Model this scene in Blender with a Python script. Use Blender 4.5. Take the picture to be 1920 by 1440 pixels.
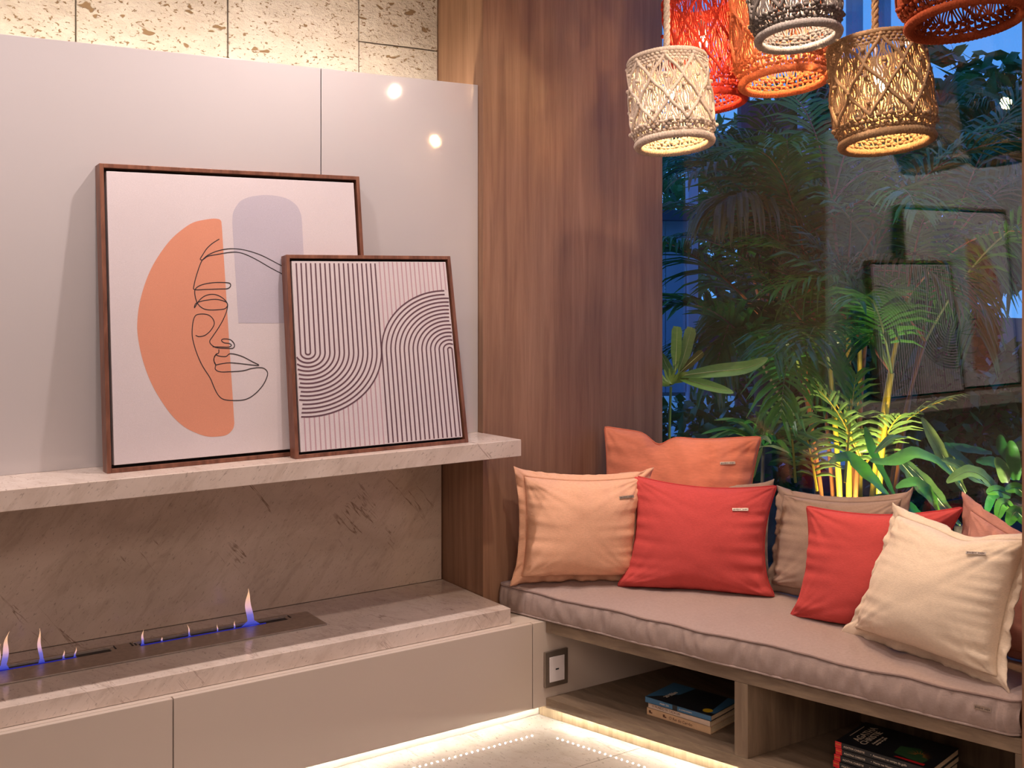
import bpy, bmesh, math, random
from mathutils import Vector, Matrix, noise
from math import sin, cos, pi, sqrt, atan2, radians, hypot

for o in list(bpy.data.objects):
    bpy.data.objects.remove(o)
SC = bpy.context.scene
COL = SC.collection
random.seed(7)

# ------------------------------------------------------------------ camera
EYE = 1.5
YAW = 0.98028479
cam = bpy.data.cameras.new('camera')
cam_o = bpy.data.objects.new('camera', cam)
COL.objects.link(cam_o)
cam_o.location = (0, 0, EYE)
cam_o.rotation_euler = (pi / 2, 0, YAW - pi / 2)
cam.sensor_width = 36
cam.lens = 2148.3 / 1920 * 36
cam.shift_y = -210 / 1920
cam.clip_start = 0.05
SC.camera = cam_o

# ------------------------------------------------------------------ view
SC.view_settings.view_transform = 'Standard'
SC.view_settings.look = 'None'
SC.view_settings.gamma = 1
SC.view_settings.use_curve_mapping = False
SC.view_settings.exposure = -0.12
SC.cycles.use_denoising = True
SC.cycles.max_bounces = 7
SC.cycles.diffuse_bounces = 4
SC.cycles.glossy_bounces = 4
SC.cycles.transparent_max_bounces = 12
SC.cycles.transmission_bounces = 3
SC.cycles.use_adaptive_sampling = True
SC.cycles.adaptive_threshold = 0.02
SC.cycles.caustics_reflective = False
SC.cycles.caustics_refractive = False
SC.cycles.sample_clamp_indirect = 4.0

# ------------------------------------------------------------------ world: dusk sky
world = bpy.data.worlds.new('dusk')
SC.world = world
world.use_nodes = True
wn = world.node_tree
wn.nodes.clear()
wo = wn.nodes.new('ShaderNodeOutputWorld')
bg = wn.nodes.new('ShaderNodeBackground')
tc = wn.nodes.new('ShaderNodeTexCoord')
sp = wn.nodes.new('ShaderNodeSeparateXYZ')
rp = wn.nodes.new('ShaderNodeValToRGB')
rp.color_ramp.elements[0].position = 0.0
rp.color_ramp.elements[0].color = (0.10, 0.33, 0.80, 1)
rp.color_ramp.elements[1].position = 0.7
rp.color_ramp.elements[1].color = (0.06, 0.20, 0.72, 1)
wn.links.new(tc.outputs['Generated'], sp.inputs[0])
wn.links.new(sp.outputs['Z'], rp.inputs[0])
wn.links.new(rp.outputs[0], bg.inputs[0])
bg.inputs[1].default_value = 1.5
wn.links.new(bg.outputs[0], wo.inputs[0])


# ------------------------------------------------------------------ lamps of the room, with added fill lights
def spot(name, loc, target, power, angle=80, blend=0.5, size=0.02, col=(1, 0.80, 0.66)):
    l = bpy.data.lights.new(name, 'SPOT')
    l.energy = power
    l.spot_size = radians(angle)
    l.spot_blend = blend
    l.shadow_soft_size = size
    l.color = col
    o = bpy.data.objects.new(name, l)
    COL.objects.link(o)
    o.location = loc
    o.rotation_euler = (Vector(target) - Vector(loc)).to_track_quat('-Z', 'Y').to_euler()
    return o


def area(name, loc, target, power, sx, sy, col):
    l = bpy.data.lights.new(name, 'AREA')
    l.shape = 'RECTANGLE'
    l.size = sx
    l.size_y = sy
    l.energy = power
    l.color = col
    o = bpy.data.objects.new(name, l)
    COL.objects.link(o)
    o.location = loc
    o.rotation_euler = (Vector(target) - Vector(loc)).to_track_quat('-Z', 'Y').to_euler()
    return o


WARM = (1.0, 0.80, 0.66)
spot('ceiling_downlight', (1.50, 2.80, 2.83), (1.50, 3.12, 0.9), 100, 120, 1.0, 0.025, (1, 0.84, 0.77))
spot('ceiling_downlight', (0.80, 2.80, 2.83), (0.80, 3.12, 0.9), 60, 120, 1.0, 0.025, (1, 0.84, 0.77))
spot('ceiling_downlight', (0.0, 2.80, 2.83), (0.0, 3.12, 0.9), 72, 120, 1.0, 0.025, (1, 0.84, 0.79))
spot('ceiling_downlight', (2.02, 1.95, 2.83), (2.50, 2.50, 0.6), 78, 105, 1.0, 0.04, WARM)  # added spot, brightens the wood column and the bench cushions
spot('ceiling_downlight', (1.55, 0.55, 2.83), (2.3, 2.0, 0.5), 34, 80, 1.0, 0.05, WARM)
area('added_fill_area', (-0.7, -1.1, 2.82), (-0.7, -1.1, 0), 82, 2.6, 1.6, (1.0, 0.80, 0.68))  # added unseen light behind the camera; its bounce fills the fire niche
# garden uplight at the foot of the palm clump


# ================================================================== materials
def new_mat(name):
    m = bpy.data.materials.new(name)
    m.use_nodes = True
    nt = m.node_tree
    b = nt.nodes['Principled BSDF']
    return m, nt, b


def coords(nt, scale=(1, 1, 1), rot=(0, 0, 0)):
    t = nt.nodes.new('ShaderNodeTexCoord')
    mp = nt.nodes.new('ShaderNodeMapping')
    mp.inputs['Scale'].default_value = scale
    mp.inputs['Rotation'].default_value = rot
    nt.links.new(t.outputs['Object'], mp.inputs[0])
    return mp.outputs[0]


def coords_r(nt, scale, rot):
    """rotate first, stretch after"""
    t = nt.nodes.new('ShaderNodeTexCoord')
    mp = nt.nodes.new('ShaderNodeMapping')
    mp.vector_type = 'TEXTURE'
    mp.inputs['Scale'].default_value = [1 / k for k in scale]
    mp.inputs['Rotation'].default_value = rot
    nt.links.new(t.outputs['Object'], mp.inputs[0])
    return mp.outputs[0]


def noise_n(nt, vec, scale=5, detail=3, rough=0.5, dist=0.0):
    n = nt.nodes.new('ShaderNodeTexNoise')
    n.inputs['Scale'].default_value = scale
    n.inputs['Detail'].default_value = detail
    n.inputs['Roughness'].default_value = rough
    n.inputs['Distortion'].default_value = dist
    nt.links.new(vec, n.inputs['Vector'])
    return n.outputs['Fac']


def ramp(nt, fac, stops):
    r = nt.nodes.new('ShaderNodeValToRGB')
    cr = r.color_ramp
    while len(cr.elements) < len(stops):
        cr.elements.new(0.5)
    for e, (p, c) in zip(cr.elements, stops):
        e.position = p
        e.color = (*c, 1) if len(c) == 3 else c
    nt.links.new(fac, r.inputs[0])
    return r.outputs[0]


def mixc(nt, fac, a, b, mode='MIX'):
    m = nt.nodes.new('ShaderNodeMix')
    m.data_type = 'RGBA'
    m.blend_type = mode
    for s, v in ((m.inputs[0], fac), (m.inputs[6], a), (m.inputs[7], b)):
        if hasattr(v, 'links') or hasattr(v, 'is_linked'):
            nt.links.new(v, s)
        elif isinstance(v, (int, float)):
            s.default_value = v
        else:
            s.default_value = (*v, 1)
    return m.outputs[2]


def bump(nt, b, h, strength=0.3, dist=0.01):
    n = nt.nodes.new('ShaderNodeBump')
    n.inputs['Strength'].default_value = strength
    n.inputs['Distance'].default_value = dist
    nt.links.new(h, n.inputs['Height'])
    nt.links.new(n.outputs[0], b.inputs['Normal'])


def plain(name, col, rough=0.5, metal=0.0, var=0.05, scale=20, bmp=0.0, spec=0.5):
    m, nt, b = new_mat(name)
    f = noise_n(nt, coords(nt), scale, 3)
    c = ramp(nt, f, [(0.3, tuple(x * (1 - var) for x in col)), (0.7, tuple(min(1, x * (1 + var)) for x in col))])
    nt.links.new(c, b.inputs['Base Color'])
    b.inputs['Roughness'].default_value = rough
    b.inputs['Metallic'].default_value = metal
    b.inputs['Specular IOR Level'].default_value = spec
    if bmp:
        bump(nt, b, f, bmp, 0.002)
    return m


def wood(name, dark, mid, light, scl=(9, 9, 0.55), rough=0.45):
    m, nt, b = new_mat(name)
    v = coords(nt, scl)
    f1 = noise_n(nt, v, 2.2, 5, 0.6, 0.6)
    f2 = noise_n(nt, v, 11, 4, 0.65, 0.2)
    c1 = ramp(nt, f1, [(0.32, dark), (0.5, mid), (0.68, light)])
    c2 = ramp(nt, f2, [(0.34, (0.80, 0.78, 0.76)), (0.55, (1, 1, 1))])
    c = mixc(nt, 0.55, c1, c2, 'MULTIPLY')
    v3 = coords(nt, (scl[0] * 0.25, scl[1] * 0.25, scl[2] * 0.6))
    f3 = noise_n(nt, v3, 3.0, 2, 0.5, 0.3)
    c3 = ramp(nt, f3, [(0.3, (0.93, 0.92, 0.92)), (0.7, (1.0, 0.98, 0.97))])
    c = mixc(nt, 1.0, c, c3, 'MULTIPLY')
    nt.links.new(c, b.inputs['Base Color'])
    b.inputs['Roughness'].default_value = rough
    bump(nt, b, f2, 0.12, 0.002)
    return m


def marble(name, base, warm, vein, rough=0.16, ang=0.75):
    m, nt, b = new_mat(name)
    v = coords(nt, (1, 1, 1), (0.3, ang, 0.2))
    f1 = noise_n(nt, v, 3.2, 6, 0.62, 0.9)
    c = ramp(nt, f1, [(0.34, warm), (0.62, base)])
    vs = coords_r(nt, (4, 4, 16), (0.2, -0.85, 0.1))
    f2 = noise_n(nt, vs, 2.2, 5, 0.65, 0.5)
    c2 = ramp(nt, f2, [(0.34, (0.74, 0.70, 0.66)), (0.50, (1, 1, 1)), (0.72, (1.0, 0.98, 0.97))])
    c = mixc(nt, 0.5, c, c2, 'MULTIPLY')
    # sparse broken dark veins
    vv = coords_r(nt, (0.8, 0.8, 7.0), (0.1, 0.9, 0.3))
    f3 = noise_n(nt, vv, 0.9, 6, 0.62, 0.15)
    ln = ramp(nt, f3, [(0.492, (0, 0, 0)), (0.5, (0.9, 0.9, 0.9)), (0.508, (0, 0, 0))])
    f4 = noise_n(nt, coords(nt), 4.0, 4, 0.6)
    br = ramp(nt, f4, [(0.54, (0, 0, 0)), (0.61, (1, 1, 1))])
    k = mixc(nt, 1.0, ln, br, 'MULTIPLY')
    c = mixc(nt, k, c, vein)
    # fine specks
    f5 = noise_n(nt, coords_r(nt, (1, 1, 3.0), (0, -0.85, 0)), 60, 3, 0.6)
    spk = ramp(nt, f5, [(0.60, (0, 0, 0)), (0.70, (0.8, 0.8, 0.8))])
    c = mixc(nt, spk, c, tuple(x * 0.6 for x in warm))
    nt.links.new(c, b.inputs['Base Color'])
    b.inputs['Roughness'].default_value = rough
    return m


def fabric(name, col, rough=0.9, weave=900, velvet=False):
    m, nt, b = new_mat(name)
    f0 = noise_n(nt, coords(nt, (1, 1, 1)), 6, 3)
    f = noise_n(nt, coords(nt, (1, 1, 4)), weave * 0.12, 2, 0.7)
    fb = noise_n(nt, coords(nt, (4, 4, 1)), weave * 0.12, 2, 0.7)
    c = ramp(nt, f, [(0.3, tuple(x * 0.90 for x in col)), (0.7, tuple(min(1, x * 1.06) for x in col))])
    c = mixc(nt, ramp(nt, f0, [(0.35, (0, 0, 0)), (0.7, (0.35, 0.35, 0.35))]), c, tuple(x * 0.90 for x in col))
    nt.links.new(c, b.inputs['Base Color'])
    b.inputs['Roughness'].default_value = rough
    b.inputs['Specular IOR Level'].default_value = 0.15
    b.inputs['Sheen Weight'].default_value = 0.7 if velvet else 0.15
    b.inputs['Sheen Tint'].default_value = (*[min(1, x * 1.5 + 0.1) for x in col], 1)
    a = nt.nodes.new('ShaderNodeMath')
    a.operation = 'ADD'
    nt.links.new(f, a.inputs[0])
    nt.links.new(fb, a.inputs[1])
    bump(nt, b, a.outputs[0], 0.05 if velvet else 0.25, 0.0015)
    return m


def cordage(name, col, trans=0.05):
    m, nt, b = new_mat(name)
    f = noise_n(nt, coords(nt), 220, 2)
    c = ramp(nt, f, [(0.3, tuple(x * 0.72 for x in col)), (0.7, tuple(min(1, x * 1.12) for x in col))])
    nt.links.new(c, b.inputs['Base Color'])
    b.inputs['Roughness'].default_value = 0.95
    b.inputs['Specular IOR Level'].default_value = 0.1
    tr = nt.nodes.new('ShaderNodeBsdfTranslucent')
    nt.links.new(c, tr.inputs[0])
    mx = nt.nodes.new('ShaderNodeMixShader')
    mx.inputs[0].default_value = trans
    nt.links.new(b.outputs[0], mx.inputs[1])
    nt.links.new(tr.outputs[0], mx.inputs[2])
    nt.links.new(mx.outputs[0], nt.nodes['Material Output'].inputs[0])
    bump(nt, b, f, 0.5, 0.002)
    return m


def leafy(name, a_, b_, rough=0.35, trans=0.25):
    m, nt, b = new_mat(name)
    f = noise_n(nt, coords(nt), 3.0, 3)
    f2 = noise_n(nt, coords(nt, (1, 1, 5)), 30, 2)
    c = ramp(nt, f, [(0.35, a_), (0.65, b_)])
    c = mixc(nt, 0.4, c, ramp(nt, f2, [(0.35, (0.7, 0.7, 0.7)), (0.6, (1, 1, 1))]), 'MULTIPLY')
    nt.links.new(c, b.inputs['Base Color'])
    b.inputs['Roughness'].default_value = rough
    tr = nt.nodes.new('ShaderNodeBsdfTranslucent')
    nt.links.new(c, tr.inputs[0])
    mx = nt.nodes.new('ShaderNodeMixShader')
    mx.inputs[0].default_value = trans
    nt.links.new(b.outputs[0], mx.inputs[1])
    nt.links.new(tr.outputs[0], mx.inputs[2])
    nt.links.new(mx.outputs[0], nt.nodes['Material Output'].inputs[0])
    return m


def emit(name, col, st):
    m, nt, b = new_mat(name)
    b.inputs['Base Color'].default_value = (*col, 1)
    b.inputs['Emission Color'].default_value = (*col, 1)
    b.inputs['Emission Strength'].default_value = st
    return m


def stone_mat():
    m, nt, b = new_mat('pitted stone')
    v = coords(nt, (1, 1, 1.5))
    f1 = noise_n(nt, v, 9, 5, 0.6)
    c = ramp(nt, f1, [(0.3, (0.46, 0.40, 0.34)), (0.7, (0.60, 0.545, 0.49))])
    f2 = noise_n(nt, coords(nt, (1, 1, 1.8), (0, 0.5, 0)), 62, 3, 0.55, 0.6)
    pit = ramp(nt, f2, [(0.605, (0, 0, 0)), (0.645, (1, 1, 1))])
    f3 = noise_n(nt, coords(nt, (1, 1, 1.6), (0, 0.3, 0)), 14, 2, 0.5, 0.4)
    big = ramp(nt, f3, [(0.675, (0, 0, 0)), (0.70, (1, 1, 1))])
    pit = mixc(nt, 1.0, pit, big, 'LIGHTEN')
    c = mixc(nt, pit, c, (0.20, 0.125, 0.065))
    nt.links.new(c, b.inputs['Base Color'])
    b.inputs['Roughness'].default_value = 0.85
    f4 = noise_n(nt, v, 90, 3, 0.6)
    h = mixc(nt, pit, f4, (0, 0, 0))
    f5 = ramp(nt, noise_n(nt, v, 55, 3, 0.6), [(0.3, (0, 0, 0)), (0.7, (1, 1, 1))])
    h = mixc(nt, 0.5, h, f5)
    h = mixc(nt, pit, h, (0, 0, 0))
    bump(nt, b, h, 0.75, 0.008)
    return m


def glass_mat():
    m, nt, b = new_mat('window glass')
    nt.nodes.remove(b)
    t = nt.nodes.new('ShaderNodeBsdfTransparent')
    t.inputs[0].default_value = (0.93, 0.97, 0.98, 1)
    g = nt.nodes.new('ShaderNodeBsdfGlossy')
    g.inputs['Roughness'].default_value = 0.0
    g.inputs['Color'].default_value = (1, 1, 1, 1)
    lw = nt.nodes.new('ShaderNodeLayerWeight')
    lw.inputs[0].default_value = 0.5
    p = nt.nodes.new('ShaderNodeMath')
    p.operation = 'POWER'
    p.inputs[1].default_value = 4.0
    nt.links.new(lw.outputs['Facing'], p.inputs[0])
    q = nt.nodes.new('ShaderNodeMath')
    q.operation = 'MULTIPLY_ADD'
    q.inputs[1].default_value = 0.85
    q.inputs[2].default_value = 0.070
    nt.links.new(p.outputs[0], q.inputs[0])
    mx = nt.nodes.new('ShaderNodeMixShader')
    nt.links.new(q.outputs[0], mx.inputs[0])
    nt.links.new(t.outputs[0], mx.inputs[1])
    nt.links.new(g.outputs[0], mx.inputs[2])
    nt.links.new(mx.outputs[0], nt.nodes['Material Output'].inputs[0])
    return m


def flame_mat(name, strength, hot):
    m, nt, b = new_mat(name)
    nt.nodes.remove(b)
    tcn = nt.nodes.new('ShaderNodeTexCoord')
    s = nt.nodes.new('ShaderNodeSeparateXYZ')
    nt.links.new(tcn.outputs['Generated'], s.inputs[0])
    c = ramp(nt, s.outputs['Z'], [(0.0, (0.03, 0.05, 0.45)), (0.30, (0.16, 0.15, 0.6)), (0.5, (0.8, 0.45, 0.55)), (0.8, hot)])
    e = nt.nodes.new('ShaderNodeEmission')
    nt.links.new(c, e.inputs[0])
    e.inputs[1].default_value = strength
    t = nt.nodes.new('ShaderNodeBsdfTransparent')
    lw = nt.nodes.new('ShaderNodeLayerWeight')
    lw.inputs[0].default_value = 0.5
    r2 = ramp(nt, lw.outputs['Facing'], [(0.0, (0.42, 0.42, 0.42)), (0.7, (0.50, 0.50, 0.50)), (1.0, (0.0, 0.0, 0.0))])
    mx = nt.nodes.new('ShaderNodeMixShader')
    nt.links.new(r2, mx.inputs[0])
    nt.links.new(t.outputs[0], mx.inputs[1])
    nt.links.new(e.outputs[0], mx.inputs[2])
    nt.links.new(mx.outputs[0], nt.nodes['Material Output'].inputs[0])
    return m


M = {}
M['pillar'] = wood('brown oak veneer', (0.215, 0.112, 0.066), (0.285, 0.155, 0.093), (0.345, 0.198, 0.124), (12, 12, 0.55))
M['bench'] = wood('grey oak board', (0.125, 0.086, 0.057), (0.18, 0.127, 0.085), (0.245, 0.178, 0.12), (8, 1.2, 14), 0.55)
M['benchv'] = wood('grey oak upright', (0.125, 0.086, 0.057), (0.18, 0.127, 0.085), (0.245, 0.178, 0.12), (9, 9, 0.9), 0.5)
M['plinth'] = wood('pale oak plinth', (0.20, 0.14, 0.085), (0.27, 0.195, 0.12), (0.34, 0.25, 0.16), (12, 12, 1.0), 0.5)
M['marble'] = marble('pale veined marble', (0.68, 0.58, 0.52), (0.56, 0.46, 0.40), (0.32, 0.24, 0.20))
M['marbleb'] = marble('beige veined marble', (0.62, 0.50, 0.41), (0.50, 0.395, 0.315), (0.20, 0.12, 0.08), 0.13)
M['lacquer'] = plain('white lacquer', (0.495, 0.465, 0.480), 0.07, 0, 0.01, 2)
M['lacquer'].node_tree.nodes['Principled BSDF'].inputs['IOR'].default_value = 1.7
M['cabinet'] = plain('greige satin lacquer', (0.56, 0.475, 0.41), 0.32, 0, 0.01, 2)
M['dark'] = plain('dark gap', (0.02, 0.015, 0.012), 0.8)
M['stone'] = stone_mat()
M['grout'] = plain('stone mortar', (0.45, 0.36, 0.26), 0.9)
M['floor'] = marble('polished porcelain', (0.38, 0.33, 0.30), (0.30, 0.26, 0.23), (0.2, 0.17, 0.15), 0.028)
M['floor'].node_tree.nodes['Principled BSDF'].inputs['IOR'].default_value = 1.28
M['wall'] = plain('painted wall', (0.74, 0.68, 0.64), 0.8)
M['ceil'] = plain('painted ceiling', (0.75, 0.72, 0.70), 0.85)
M['steel'] = plain('brushed steel', (0.52, 0.46, 0.42), 0.42, 1.0, 0.1, 60)
M['tag'] = plain('metal label', (0.50, 0.42, 0.36), 0.3, 1.0, 0.1, 200)
M['tagd'] = plain('engraved dark', (0.10, 0.07, 0.06), 0.6)
M['frame'] = wood('dark walnut frame', (0.10, 0.035, 0.02), (0.17, 0.065, 0.04), (0.24, 0.10, 0.06), (20, 20, 3), 0.4)
M['rebate'] = plain('black rebate', (0.012, 0.006, 0.006), 0.7)
M['canvas'] = fabric('print canvas', (0.60, 0.535, 0.56), 0.85, 2600)
M['coralp'] = fabric('printed coral', (0.62, 0.265, 0.175), 0.85, 2600)
M['lilac'] = fabric('printed lilac', (0.46, 0.42, 0.49), 0.85, 2600)
M['ink'] = plain('printed ink', (0.02, 0.015, 0.02), 0.7)
M['ink2'] = plain('printed plum ink', (0.10, 0.045, 0.062), 0.7)
M['ink3'] = plain('printed pale ink', (0.42, 0.27, 0.31), 0.7)
M['mauve'] = fabric('mauve taupe linen', (0.36, 0.275, 0.25), 0.9)
M['mauved'] = fabric('mauve piping', (0.26, 0.185, 0.17), 0.9)
M['peach'] = fabric('peach linen', (0.78, 0.44, 0.29), 0.9)
M['red'] = fabric('red linen', (0.56, 0.080, 0.075), 0.9)
M['redp'] = fabric('red piping', (0.46, 0.05, 0.05), 0.9)
M['coral'] = fabric('coral velvet', (0.72, 0.24, 0.145), 0.8, 300, True)
M['coralpip'] = fabric('coral piping', (0.60, 0.17, 0.10), 0.8, 300, True)
M['taupe'] = fabric('taupe linen', (0.40, 0.29, 0.23), 0.9)
M['cream'] = fabric('cream linen', (0.80, 0.66, 0.52), 0.9)
M['pink'] = fabric('dusty pink linen', (0.62, 0.30, 0.24), 0.9)
M['glass'] = glass_mat()
M['black'] = plain('black frame', (0.01, 0.01, 0.012), 0.5)
M['white'] = plain('white plastic', (0.72, 0.66, 0.66), 0.35)
M['platering'] = plain('bronze plate', (0.30, 0.25, 0.21), 0.35, 0.8)
M['led'] = emit('led', (1.0, 0.92, 0.76), 700)
M['ledcove'] = emit('cove led', (1.0, 0.86, 0.64), 85)
M['flame'] = flame_mat('flame', 1.5, (1.0, 0.55, 0.32))
M['blue'] = emit('blue flame line', (0.03, 0.05, 1.0), 0.10)
M['paper'] = plain('book pages', (0.66, 0.50, 0.32), 0.9, 0, 0.15, 300)

# ================================================================== mesh kit


class MB:
    def __init__(s):
        s.v = []
        s.f = []
        s.mi = []
        s.cur = 0

    def add(s, vs, fs):
        o = len(s.v)
        s.v += [tuple(p) for p in vs]
        s.f += [tuple(i + o for i in f) for f in fs]
        s.mi += [s.cur] * len(fs)
        return s

    def box(s, x0, x1, y0, y1, z0, z1):
        return s.prism([(x0, y0), (x1, y0), (x1, y1), (x0, y1)], z0, z1)

    def prism(s, poly, z0, z1):
        n = len(poly)
        vs = [(x, y, z0) for x, y in poly] + [(x, y, z1) for x, y in poly]
        fs = [tuple(range(n - 1, -1, -1)), tuple(range(n, 2 * n))]
        for i in range(n):
            j = (i + 1) % n
            fs.append((i, j, n + j, n + i))
        return s.add(vs, fs)

    def obox(s, c, ax, ay, az):
        """box about c with half vectors ax, ay, az"""
        c, ax, ay, az = map(Vector, (c, ax, ay, az))
        vs = [c + ax * i + ay * j + az * k for k in (-1, 1) for (i, j) in ((-1, -1), (1, -1), (1, 1), (-1, 1))]
        return s.add(vs, [(3, 2, 1, 0), (4, 5, 6, 7), (0, 1, 5, 4), (1, 2, 6, 5), (2, 3, 7, 6), (3, 0, 4, 7)])

    def tube(s, pts, r, n=6, closed=False, caps=True):
        pts = [Vector(p) for p in pts]
        m = len(pts)
        rr = r if isinstance(r, (list, tuple)) else [r] * m
        vs = []
        prev = None
        for i, p in enumerate(pts):
            a = pts[(i - 1) % m] if (closed or i > 0) else p
            b = pts[(i + 1) % m] if (closed or i < m - 1) else p
            d = (b - a)
            d = d.normalized() if d.length > 1e-9 else Vector((0, 0, 1))
            if prev is None:
                up = Vector((0, 0, 1)) if abs(d.z) < 0.9 else Vector((1, 0, 0))
                x = d.cross(up).normalized()
            else:
                x = (prev - d * prev.dot(d))
                x = x.normalized() if x.length > 1e-6 else d.orthogonal().normalized()
            prev = x
            y = d.cross(x)
            for k in range(n):
                t = 2 * pi * k / n
                vs.append(p + (x * cos(t) + y * sin(t)) * rr[i])
        fs = []
        for i in range(m if closed else m - 1):
            j = (i + 1) % m
            for k in range(n):
                l = (k + 1) % n
                fs.append((i * n + k, i * n + l, j * n + l, j * n + k))
        if not closed and caps:
            fs.append(tuple(range(n - 1, -1, -1)))
            fs.append(tuple((m - 1) * n + k for k in range(n)))
        return s.add(vs, fs)

    def ell(s, c, rx, ry, rz, nu=8, nv=5):
        c = Vector(c)
        vs = [c + Vector((0, 0, -rz))]
        for j in range(1, nv):
            ph = -pi / 2 + pi * j / nv
            for i in range(nu):
                th = 2 * pi * i / nu
                vs.append(c + Vector((rx * cos(ph) * cos(th), ry * cos(ph) * sin(th), rz * sin(ph))))
        vs.append(c + Vector((0, 0, rz)))
        fs = []
        for i in range(nu):
            k = (i + 1) % nu
            fs.append((0, 1 + k, 1 + i))
            for j in range(nv - 2):
                a = 1 + j * nu
                fs.append((a + i, a + k, a + nu + k, a + nu + i))
            a = 1 + (nv - 2) * nu
            fs.append((a + i, a + k, len(vs) - 1))
        return s.add(vs, fs)

    def grid(s, P, nu, nv, wrapu=False):
        """P[j][i] -> rows"""
        vs = [p for row in P for p in row]
        fs = []
        for j in range(nv - 1):
            for i in range(nu if wrapu else nu - 1):
                k = (i + 1) % nu
                fs.append((j * nu + i, j * nu + k, (j + 1) * nu + k, (j + 1) * nu + i))
        return s.add(vs, fs)

    def build(s, name, mats, parent=None, smooth=False, bevel=0, label=None, kind=None, auto=None):
        me = bpy.data.meshes.new(name)
        me.from_pydata(s.v, [], s.f)
        if not isinstance(mats, (list, tuple)):
            mats = [mats]
        for m in mats:
            me.materials.append(m)
        if len(mats) > 1:
            me.polygons.foreach_set('material_index', s.mi)
        if smooth:
            me.polygons.foreach_set('use_smooth', [True] * len(me.polygons))
        me.update()
        o = bpy.data.objects.new(name, me)
        COL.objects.link(o)
        if parent is not None:
            o.parent = parent
            o.matrix_parent_inverse = Matrix.Translation(-Vector(parent['_at'])) if '_at' in parent else Matrix()
        if bevel:
            b = o.modifiers.new('edge', 'BEVEL')
            b.width = bevel
            b.segments = 2
            b.limit_method = 'ANGLE'
        if label:
            o['label'] = label
        if kind:
            o['kind'] = kind
        return o


def thing(name, loc, label, cat, group=None):
    o = bpy.data.objects.new(name, None)
    COL.objects.link(o)
    o.empty_display_size = 0.05
    o.location = loc
    o['_at'] = tuple(loc)
    o['label'] = label
    o['category'] = cat
    if group:
        o['group'] = group
    return o


def tag(o, label, cat, group=None):
    o['label'] = label
    o['category'] = cat
    if group:
        o['group'] = group
    return o


def struct(o):
    o['kind'] = 'structure'
    return o


# viewing basis, used only to turn measured sight lines into places in the garden
FX, FY = cos(YAW), sin(YAW)


def W(px, py, d):
    r = (px - 960) / 2148.3 * d
    return Vector((r * FY + d * FX, -r * FX + d * FY, EYE - (py - 510) / 2148.3 * d))


def xf(y):
    """front edge of the wedge-shaped bench"""
    return 2.26818 + (2.89342 - y) * 0.29004


# ================================================================== the room shell
fl = struct(MB().box(-2.5, 3.0, -2.5, 3.75, -0.06, -0.004).build('floor', M['grout']))
ty = [-2.5, -1.10, 0.19, 1.482, 2.774, 3.75]
tx = [-2.5, -1.2, 0.1, 1.40, 2.70, 3.0]
proto = {}
for i in range(len(tx) - 1):
    for j in range(len(ty) - 1):
        o = MB().box(tx[i] + .0012, tx[i + 1] - .0012, ty[j] + .0012, ty[j + 1] - .0012, -0.012, 0).build('tile', M['floor'])
        o.parent = fl
struct(MB().box(-2.5, 3.05, -2.5, 3.75, 2.85, 2.95).build('ceiling', M['ceil']))
struct(MB().box(-2.6, -2.5, -2.5, 3.75, 0, 2.85).build('wall_left', M['wall']))
struct(MB().box(-2.6, 3.05, -2.6, -2.5, 0, 2.85).build('wall_front', M['wall']))
struct(MB().box(2.953, 3.05, -2.5, 1.2, 0, 2.85).build('wall_right', M['wall']))
wb = struct(MB().box(-2.5, 2.093, 3.62, 3.75, 0, 2.85).build('wall_back', M['grout']))
# stone tiles of the back wall above the lacquer panels (joints open, faces proud)
jx = [-2.42, -1.95, -1.48, -1.01, -0.54, -0.068, 0.359, 0.831, 1.304, 1.774, 2.091]
for i in range(len(jx) - 1):
    rows = [1.95, 2.3015, 2.849] if i == len(jx) - 2 else ([1.95, 2.62, 2.849] if i % 2 else [1.95, 2.50, 2.849])
    for j in range(len(rows) - 1):
        d = 0.001 * ((i * 7 + j * 3) % 3)
        o = MB().box(jx[i] + .0022, jx[i + 1] - .0022, 3.602 - d, 3.62, rows[j] + .0022, rows[j + 1] - .0022).build('stone_tile', M['stone'], bevel=0.002)
        o.parent = wb

struct(MB().box(2.093, 2.900, 3.300, 3.75, 0.3425, 2.85).build('column', M['pillar']))
struct(MB().box(2.62, 3.05, 1.20, 1.648, 0, 2.85).build('column', M['pillar']))

# white lacquer panelling standing proud of the stone, cove light behind its top edge
pn = struct(MB().box(-2.5, 2.06, 3.352, 3.372, 0.90, 2.120).build('trim_1', M['wall']))
for a, b in ((-2.5, -0.60), (-0.597, 1.5072), (1.5102, 2.0915)):
    o = MB().box(a, b, 3.33, 3.352, 0.951, 2.1415).build('panel', M['lacquer'], bevel=0.001)
    o.parent = pn
cv = thing('cove_light', (0, 3.40, 2.06), 'warm light strip hidden behind the top edge of the white lacquer panels', 'light')
MB().box(-2.4, 2.04, 3.376, 3.40, 2.046, 2.056).build('channel', M['white'], cv)
MB().box(-2.4, 2.03, 3.382, 3.394, 2.056, 2.060).build('diffuser', M['ledcove'], cv)

# marble wall behind the fire
bk = struct(MB().box(-2.5, 2.086, 3.568, 3.60, 0.3945, 0.896).build('wall_panel', M['marbleb'], bevel=0.001))

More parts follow.
